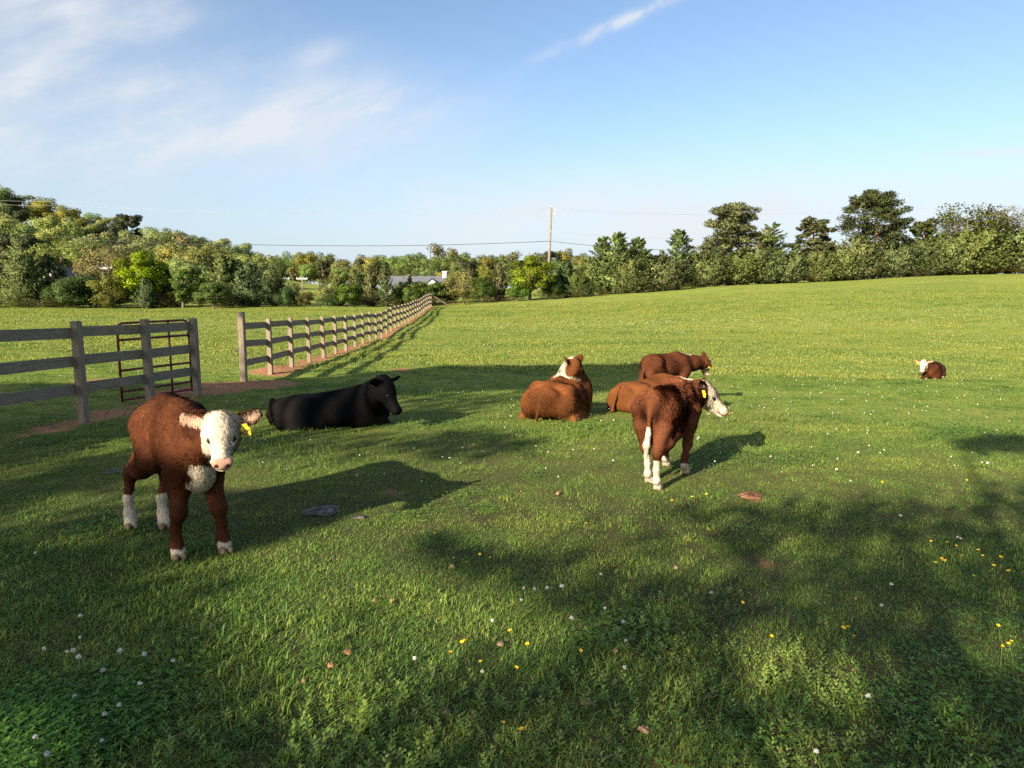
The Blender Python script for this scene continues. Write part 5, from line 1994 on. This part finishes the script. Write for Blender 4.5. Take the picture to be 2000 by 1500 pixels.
def weed(n, rad, h0, h1, rng, cols):
    """upright spikes with many tiny leaves up the stem"""
    V, F, C = [], [], []
    for k in range(n):
        an, q = rng.uniform(0, 6.28), math.sqrt(rng.random()) * rad
        b = np.array([q * math.cos(an), q * math.sin(an), 0])
        h = rng.uniform(h0, h1)
        ln = rng.normal(size=2) * .18 * h
        cc = np.array(cols[rng.integers(0, len(cols))]) * math.exp(rng.normal() * .15)
        for j in range(13):
            t = (j + .5) / 13
            c = b + np.array([ln[0] * t, ln[1] * t, h * t])
            a = j * 2.4 + k
            s = .013 * (1.15 - .6 * t) * rng.uniform(.8, 1.3)
            e_ = np.array([math.cos(a), math.sin(a), .5]); f_ = np.array([-math.sin(a), math.cos(a), 0])
            b0 = len(V)
            V += [tuple(c), tuple(c + e_ * s * .6 - f_ * s * .35), tuple(c + e_ * s * 1.3), tuple(c + e_ * s * .6 + f_ * s * .35)]
            C += [cc * (1 + .5 * t)] * 4
            F.append([b0, b0 + 1, b0 + 2, b0 + 3])
    return np.array(V), np.array(F), np.clip(np.array(C), 0, .8)


tuft_col = bpy.data.collections.new('tuft_sources')


def tuft(name, V, Fs, C):
    o = bpy.data.objects.new(name, mesh_np(name, V, Fs, GRASS, False, colors=C))
    tuft_col.objects.link(o)
    return o


r_ = gr_rng
SPEC = [  # turf, finer turf, taller tuft, flat turf
    ('a_turf', 120, .13, .015, .040, .0016, 1.7), ('b_turf', 130, .14, .012, .034, .0014, 1.9), ('c_tuft', 70, .09, .03, .070, .0019, 1.2), ('d_turf', 110, .13, .010, .032, .0019, 2.1)]
for nm, n, rad, h0, h1, w, bd in SPEC:
    V, F4, F3, C = blades(n, rad, h0, h1, w, bd, GREENS, r_, .06)
    tuft(nm, V, [F4, F3], C)
V, F, C = leaflets(34, .14, .010, .036, .0085, r_, [(.115, .215, .030), (.150, .250, .036), (.095, .180, .034)])
tuft('e_clover', V, F, C)
V, F, C = weed(5, .13, .025, .065, r_, [(.18, .23, .045), (.22, .245, .065), (.15, .21, .045)])
tuft('f_weed', V, F, C)
V, F4, F3, C = blades(70, .30, .03, .075, .0065, 1.3, [(.230, .265, .042), (.280, .292, .054), (.175, .230, .040), (.330, .318, .085)], r_, .08)
tuft('g_far', V, [F4, F3], C)
V, F4, F3, C = blades(20, .10, .015, .04, .0017, 1.6, [(.34, .26, .12), (.25, .19, .09), (.16, .18, .05)], r_, .5)
tuft('h_dry', V, [F4, F3], C)

# scatter: denser near the camera, thinner on bare clay
pts, idx, scl = [], [], []


def scatter(d0, d1, per_m2, choose, s0, s1, pad=1.05):
    area = .80 * (d1 * d1 - d0 * d0) * pad
    n = int(area * per_m2)
    y = np.sqrt(r_.random(n) * (d1 * d1 - d0 * d0) + d0 * d0)
    x = (r_.random(n) * 2 - 1) * (y * .80 + .25) * pad
    xy = np.c_[x, y]
    cl_ = clay_of(xy)
    keep = r_.random(n) > np.clip(cl_ * 1.5, 0, .97)
    patch = vnoise(xy * .55, 41, 3)
    patch2 = vnoise(xy * 1.3, 42, 3)
    lush = vnoise(xy * .9, 43, 3)
    xy, patch, patch2, lush = xy[keep], patch[keep], patch2[keep], lush[keep]
    k = choose(len(xy), patch, patch2)
    pts.append(np.c_[xy, gzm(xy)]); idx.append(k); scl.append(r_.uniform(s0, s1, len(xy)) * np.clip(1 + .45 * lush, .55, 1.6))


def near_kind(n, p, q):
    u = r_.random(n)
    k = np.where(u < .36, 0, np.where(u < .66, 1, np.where(u < .90, 3, 2)))
    k = np.where((q > .20) & (r_.random(n) < .28), 4, k)
    k = np.where((p > .15) & (r_.random(n) < .20), 5, k)
    k = np.where(r_.random(n) < .018, 7, k)
    return k


scatter(1.2, 4.5, 215, near_kind, .8, 1.3, 1.45)
scatter(4.5, 9, 130, near_kind, .85, 1.4, 1.3)
scatter(9, 17, 60, near_kind, .95, 1.5, 1.2)
scatter(17, 34, 11, lambda n, p, q: np.where(r_.random(n) < .75, 6, 2), .8, 1.4)
scatter(17, 60, .55, lambda n, p, q: np.where(r_.random(n) < .7, 2, 3), 1.6, 3.2)
scatter(34, 64, 3.6, lambda n, p, q: np.full(n, 6), 1.1, 1.9)
g0 = ground_at(70, 1450)
n = 330
xy = np.c_[g0.x + r_.normal(size=n) * .17 + .0, g0.y + r_.normal(size=n) * .13]
pts.append(np.c_[xy, gzm(xy)]); idx.append(np.full(n, 4)); scl.append(r_.uniform(.9, 1.4, n))
pts, idx, scl = np.concatenate(pts), np.concatenate(idx), np.concatenate(scl)
gm = bpy.data.meshes.new('grass')
gm.vertices.add(len(pts))
gm.vertices.foreach_set('co', pts.astype(np.float32).ravel())
for nm, tp, val in (('kind_index', 'INT', idx.astype(np.int32)), ('size', 'FLOAT', scl.astype(np.float32)), ('turn', 'FLOAT', r_.uniform(0, 6.28, len(pts)).astype(np.float32))):
    at_ = gm.attributes.new(nm, tp, 'POINT')
    at_.data.foreach_set('value', val)
grass = link('grass', gm)
tag(grass, 'short green pasture grass with clover and weeds', 'grass', None, 'stuff')


def instancer(obj, coll, name):
    ng = bpy.data.node_groups.new(name, 'GeometryNodeTree')
    ng.interface.new_socket('Geometry', in_out='INPUT', socket_type='NodeSocketGeometry')
    ng.interface.new_socket('Geometry', in_out='OUTPUT', socket_type='NodeSocketGeometry')
    N, Lk = ng.nodes, ng.links
    gi, go = N.new('NodeGroupInput'), N.new('NodeGroupOutput')
    ci = N.new('GeometryNodeCollectionInfo')
    ci.inputs['Collection'].default_value = coll
    ci.inputs['Separate Children'].default_value = True
    ci.inputs['Reset Children'].default_value = True
    iop = N.new('GeometryNodeInstanceOnPoints')
    iop.inputs['Pick Instance'].default_value = True

    def named(nm, ty):
        q = N.new('GeometryNodeInputNamedAttribute')
        q.data_type = ty
        q.inputs['Name'].default_value = nm
        return q.outputs['Attribute']
    cx = N.new('ShaderNodeCombineXYZ')
    Lk.new(named('turn', 'FLOAT'), cx.inputs[2])
    Lk.new(gi.outputs[0], iop.inputs['Points'])
    Lk.new(ci.outputs[0], iop.inputs['Instance'])
    Lk.new(named('kind_index', 'INT'), iop.inputs['Instance Index'])
    Lk.new(cx.outputs[0], iop.inputs['Rotation'])
    Lk.new(named('size', 'FLOAT'), iop.inputs['Scale'])
    Lk.new(iop.outputs[0], go.inputs[0])
    md = obj.modifiers.new('scatter', 'NODES')
    md.node_group = ng


instancer(grass, tuft_col, 'scatter_grass')
print('grass tufts', len(pts))
# ------------------------------------------------------------------ flowers, dung and clods
YEL = simple_mat('buttercup_petal', (.80, .52, .008), .35, .15, 30, .4)
WHT = simple_mat('clover_floret', (.62, .60, .55), .6, .15, 60, .2)
STEM = simple_mat('flower_stem', (.10, .16, .035), .6, .2, 20)
M = Mat('old_dung')
nz = M.noise(M.obj(), 22, 6, .7)
M.bsdf(M.ramp(nz, [(.35, (.030, .026, .020)), (.52, (.070, .062, .050)), (.68, (.22, .20, .165))]), .6, M.bump(nz, .9, .03), .4)
DUNG = M.m
DRY = simple_mat('dry_clod', (.26, .17, .105), .9, .4, 60, .1, 0, .8)
DRYM = simple_mat('red_clod', (.26, .125, .07), .95, .35, 60, .1, 0, .8)
fr = random.Random(8)


def petal_mesh():
    m_ = MB()
    for j in range(5):
        a = j * 2 * math.pi / 5
        e_, f_ = Vector((math.cos(a), math.sin(a), 0)), Vector((-math.sin(a), math.cos(a), 0))
        v = [(0, 0, 0)]
        for u_, w_, z_ in ((.45, -.42, .18), (.95, -.50, .55), (1.12, 0, .62), (.95, .50, .55), (.45, .42, .18)):
            q = e_ * u_ + f_ * w_
            v.append((q.x * .011, q.y * .011, z_ * .011))
        m_.add(v, [(0, 1, 2, 3), (0, 3, 4, 5)])
    m_.tube([(0, 0, .001), (0, 0, .006)], [.0035, .0025], 6)
    return m_.mesh('blossom', YEL)


def clover_head_mesh():
    m_ = MB()
    rg = np.random.default_rng(3)
    for k in range(46):
        q = rg.normal(size=3); q /= np.linalg.norm(q)
        if q[2] < -.5:
            continue
        q = Vector(q)
        s_ = q.cross(Vector((.3, .2, 1))).normalized() * .0022
        a, b = q * .004, q * .0125
        m_.add([a - s_, a + s_, b + s_ * .8, b + q * .002, b - s_ * .8][:4], [(0, 1, 2, 3)])
        s2 = s_.cross(q).normalized() * .0022
        m_.add([a - s2, a + s2, b + s2, b - s2], [(0, 1, 2, 3)])
    m_.tube([(0, 0, -.006), (0, 0, 0), (0, 0, .006)], [.003, .008, .003], 7)
    return m_.mesh('blossom', WHT)


BP, CP = petal_mesh(), clover_head_mesh()


def stem_mesh(h, bend):
    m_ = MB()
    m_.tube([(0, 0, -.01), (bend * .3, 0, h * .5), (bend, 0, h)], [.0016, .0013, .0011], 5)
    return m_.mesh('stem', STEM)


STEMS = [stem_mesh(.09, .015), stem_mesh(.12, .03), stem_mesh(.07, .008)]
SH = [(.09, .015), (.12, .03), (.07, .008)]


def flower(name, px, py, blossom, label, group, scale, hmin=0, low=1.0):
    k = fr.randrange(3)
    h, b = SH[k]
    h *= low
    g = ground_at(px, py, h * .9)
    z = gh(g.x, g.y)
    o = empty(name, (g.x, g.y, z), fr.uniform(0, 6.28))
    tag(o, label, 'flower', group)
    st_ = link('stem', STEMS[k], o)
    st_.scale = (1, 1, low)
    bl = link('blossom', blossom, o)
    bl.location = (b, 0, h)
    bl.scale = (scale,) * 3
    bl.rotation_euler = (fr.uniform(-.3, .5), fr.uniform(-.4, .4), 0)


for cluster, pl in {
    'yellow buttercup in the loose patch at the right edge': [(1819, 1066), (1847, 1062), (1864, 1071), (1836, 1095), (1834, 1101), (1841, 1106), (1828, 1106), (1911, 1083), (1916, 1091), (1886, 1098), (1954, 1091), (1944, 1115), (1974, 1127), (1998, 1135), (1906, 1130)],
    'yellow buttercup standing in the shade at the lower right edge': [(1955, 1228), (1969, 1260), (1984, 1271), (1956, 1281)],
    'yellow buttercup in the small middle patch of the right foreground': [(1660, 1229), (1652, 1238), (1659, 1242), (1447, 1184)],
    'yellow buttercup standing apart right of the middle foreground': [(1319, 1253), (1500, 1247), (1147, 1288)],
    'yellow buttercup in the middle foreground': [(903, 1263), (909, 1267), (878, 1281), (953, 1302), (1012, 1319), (1006, 1248), (1027, 1270), (1011, 1432), (980, 1425)],
    'yellow buttercup beside the lit patch in the middle': [(886, 1094), (914, 1102), (934, 1091), (957, 1096), (848, 1045), (1110, 1025), (1142, 1024)],
    'yellow buttercup near the red clay clod': [(1310, 980), (1349, 980), (1325, 990), (1383, 968), (1720, 945), (1880, 940)]}.items():
    for i_, (x, y) in enumerate(sorted(pl)):
        flower('buttercup', x, y, BP, cluster + ', %s from the left' % ORD[i_], 'buttercups', fr.uniform(.62, 1.0), low=fr.uniform(.7, 1.05))
for cluster, pl in {
    'white clover flower in the dark left foreground': [(81, 1083), (161, 1213), (158, 1253), (72, 1280), (134, 1281), (147, 1281), (156, 1306), (205, 1323), (146, 1380), (207, 1457), (214, 1400), (66, 1456), (90, 1477), (237, 1378), (283, 1344), (239, 1292), (292, 1290), (336, 1300)],
    'white clover flower in the middle foreground': [(936, 1327), (812, 1302), (1025, 1175), (1074, 1153), (1108, 1155), (1043, 1163), (1186, 1200), (1212, 1214), (1118, 1218), (1025, 1155), (1225, 1253), (1216, 1306), (950, 1220), (1168, 1127)],
    'white clover flower in the right foreground': [(1717, 1190), (1738, 1143), (1602, 1483), (1693, 1365), (1756, 1012), (1392, 1165), (1860, 1052), (1880, 1053), (1930, 905), (1915, 905), (1630, 918), (1678, 885)]}.items():
    for i_, (x, y) in enumerate(sorted(pl)):
        flower('white_clover', x, y, CP, cluster + ', %s from the left' % ORD[i_], 'white clover flowers', fr.uniform(.55, .9), low=fr.uniform(.4, .8))

# clover flecks farther out: nobody could count them
fv, ff = [], []
frng = np.random.default_rng(5)
n = 3400
y = np.sqrt(frng.random(n) * (42 ** 2 - 5.5 ** 2) + 5.5 ** 2)
x = (frng.random(n) * 2 - 1) * y * .82
keep = (vnoise(np.c_[x, y] * .35, 71, 3) + .35 * frng.random(n) > .12) & (clay_of(np.c_[x, y]) < .3)
x, y = x[keep], y[keep]
z = gzm(np.c_[x, y]) + frng.uniform(.035, .07, len(x))
s = .0062 * (1 + y / 34) * frng.uniform(.7, 1.3, len(x))
octa = np.array([(1, 0, 0), (0, 1, 0), (-1, 0, 0), (0, -1, 0), (0, 0, 1), (0, 0, -1)], float)
V = (np.c_[x, y, z][:, None, :] + octa[None] * s[:, None, None]).reshape(-1, 3)
tri = np.array([(0, 1, 4), (1, 2, 4), (2, 3, 4), (3, 0, 4), (1, 0, 5), (2, 1, 5), (3, 2, 5), (0, 3, 5)])
F = (np.arange(len(x))[:, None, None] * 6 + tri[None]).reshape(-1, 3)
fl_ = link('clover_flecks', mesh_np('clover_flecks', V, F, WHT, False))
tag(fl_, 'scattered white clover heads over the farther pasture', 'clover', None, 'stuff')


def lump_mesh(name, rx, ry, h, mat, seed, n=26, rough_=.25):
    rg = np.random.default_rng(seed)
    V, F = [], []
    ringz = [(1.0, 0.0), (.97, .35), (.80, .8), (.52, 1.0), (.25, .92)]
    ph = rg.uniform(0, 6.28, 4)
    for i, (k, zz) in enumerate(ringz):
        for j in range(n):
            a = 2 * math.pi * j / n
            w = 1 + rough_ * (.5 * math.sin(2 * a + ph[0]) + .35 * math.sin(3 * a + ph[1]) + .3 * math.sin(5 * a + ph[2] + i))
            V.append((math.cos(a) * rx * k * w, math.sin(a) * ry * k * w, h * zz * (1 + .3 * rg.normal()) - .004))
    V.append((0, 0, h * .8))
    for i in range(len(ringz) - 1):
        for j in range(n):
            F.append((i * n + j, i * n + (j + 1) % n, (i + 1) * n + (j + 1) % n, (i + 1) * n + j))
    t3 = [((len(ringz) - 1) * n + j, (len(ringz) - 1) * n + (j + 1) % n, len(V) - 1) for j in range(n)]
    return mesh_np(name, np.array(V), [np.array(F), np.array(t3)], mat, True)


for i, (px, py, rx, ry, h, lab) in enumerate([
        (630, 1004, .145, .11, .016, 'flat grey cow pat with a crusted pale top in the middle of the pasture'),
        (233, 923, .12, .085, .012, 'flat grey cow pat behind the near calf'),
        (702, 1014, .045, .035, .012, 'small dark dung lump beside the flat grey cow pat')]):
    g = ground_at(px, py)
    o = link('cow_pat', lump_mesh('cow_pat', rx, ry, h, DUNG, 100 + i))
    o.location = (g.x, g.y, gh(g.x, g.y) + .014)
    tag(o, lab, 'cow pat', 'cow pats')
g = ground_at(1465, 974)
o = link('clay_heap', lump_mesh('clay_heap', .075, .05, .022, DRYM, 140, 30, .45))
o.location = (g.x, g.y, gh(g.x, g.y) + .0)
tag(o, 'small heap of red clay right of the calf seen from behind', 'dirt')
for i, (px, py, r_c, lab) in enumerate([
        (884, 1113, .028, 'tan dry clod left of three buttercups'), (733, 1183, .022, 'left of two dry clods in the lit middle grass'), (768, 1182, .024, 'right of two dry clods in the lit middle grass'), (978, 1265, .026, 'upright tan clod in the middle foreground'),
        (646, 1311, .024, 'orange brown clod left of the centre foreground'), (595, 1343, .022, 'orange brown clod nearest the lower left light patch'), (1202, 1285, .022, 'grey clod right of the centre foreground'), (1145, 1390, .028, 'brown clod low in the centre foreground'),
        (1667, 1316, .014, 'small orange clod in the right foreground'), (680, 1288, .03, 'grey brown clod above the orange brown ones'), (872, 1402, .026, 'pale grey clod in the lower centre'), (1258, 1450, .03, 'brown clod near the lower edge, right of centre'),
        (1090, 820 + 150, .03, 'pale clod in the lit grass left of the white socked calf'), (1320, 1118, .02, 'tan leaf scrap in the shaded middle right'), (1671, 1174, .014, 'pale scrap in the right foreground')]):
    g = ground_at(px, py)
    o = link('dry_clod', lump_mesh('dry_clod', r_c * .7, r_c * .55, r_c * .6, DRYM if 'orange' in lab else DRY, 200 + i, 12, .45))
    o.location = (g.x, g.y, gh(g.x, g.y) + .012)
    o.rotation_euler = (0, 0, fr.uniform(0, 6))
    tag(o, lab, 'clod', 'dry clods in the grass')
bpy.context.view_layer.update()
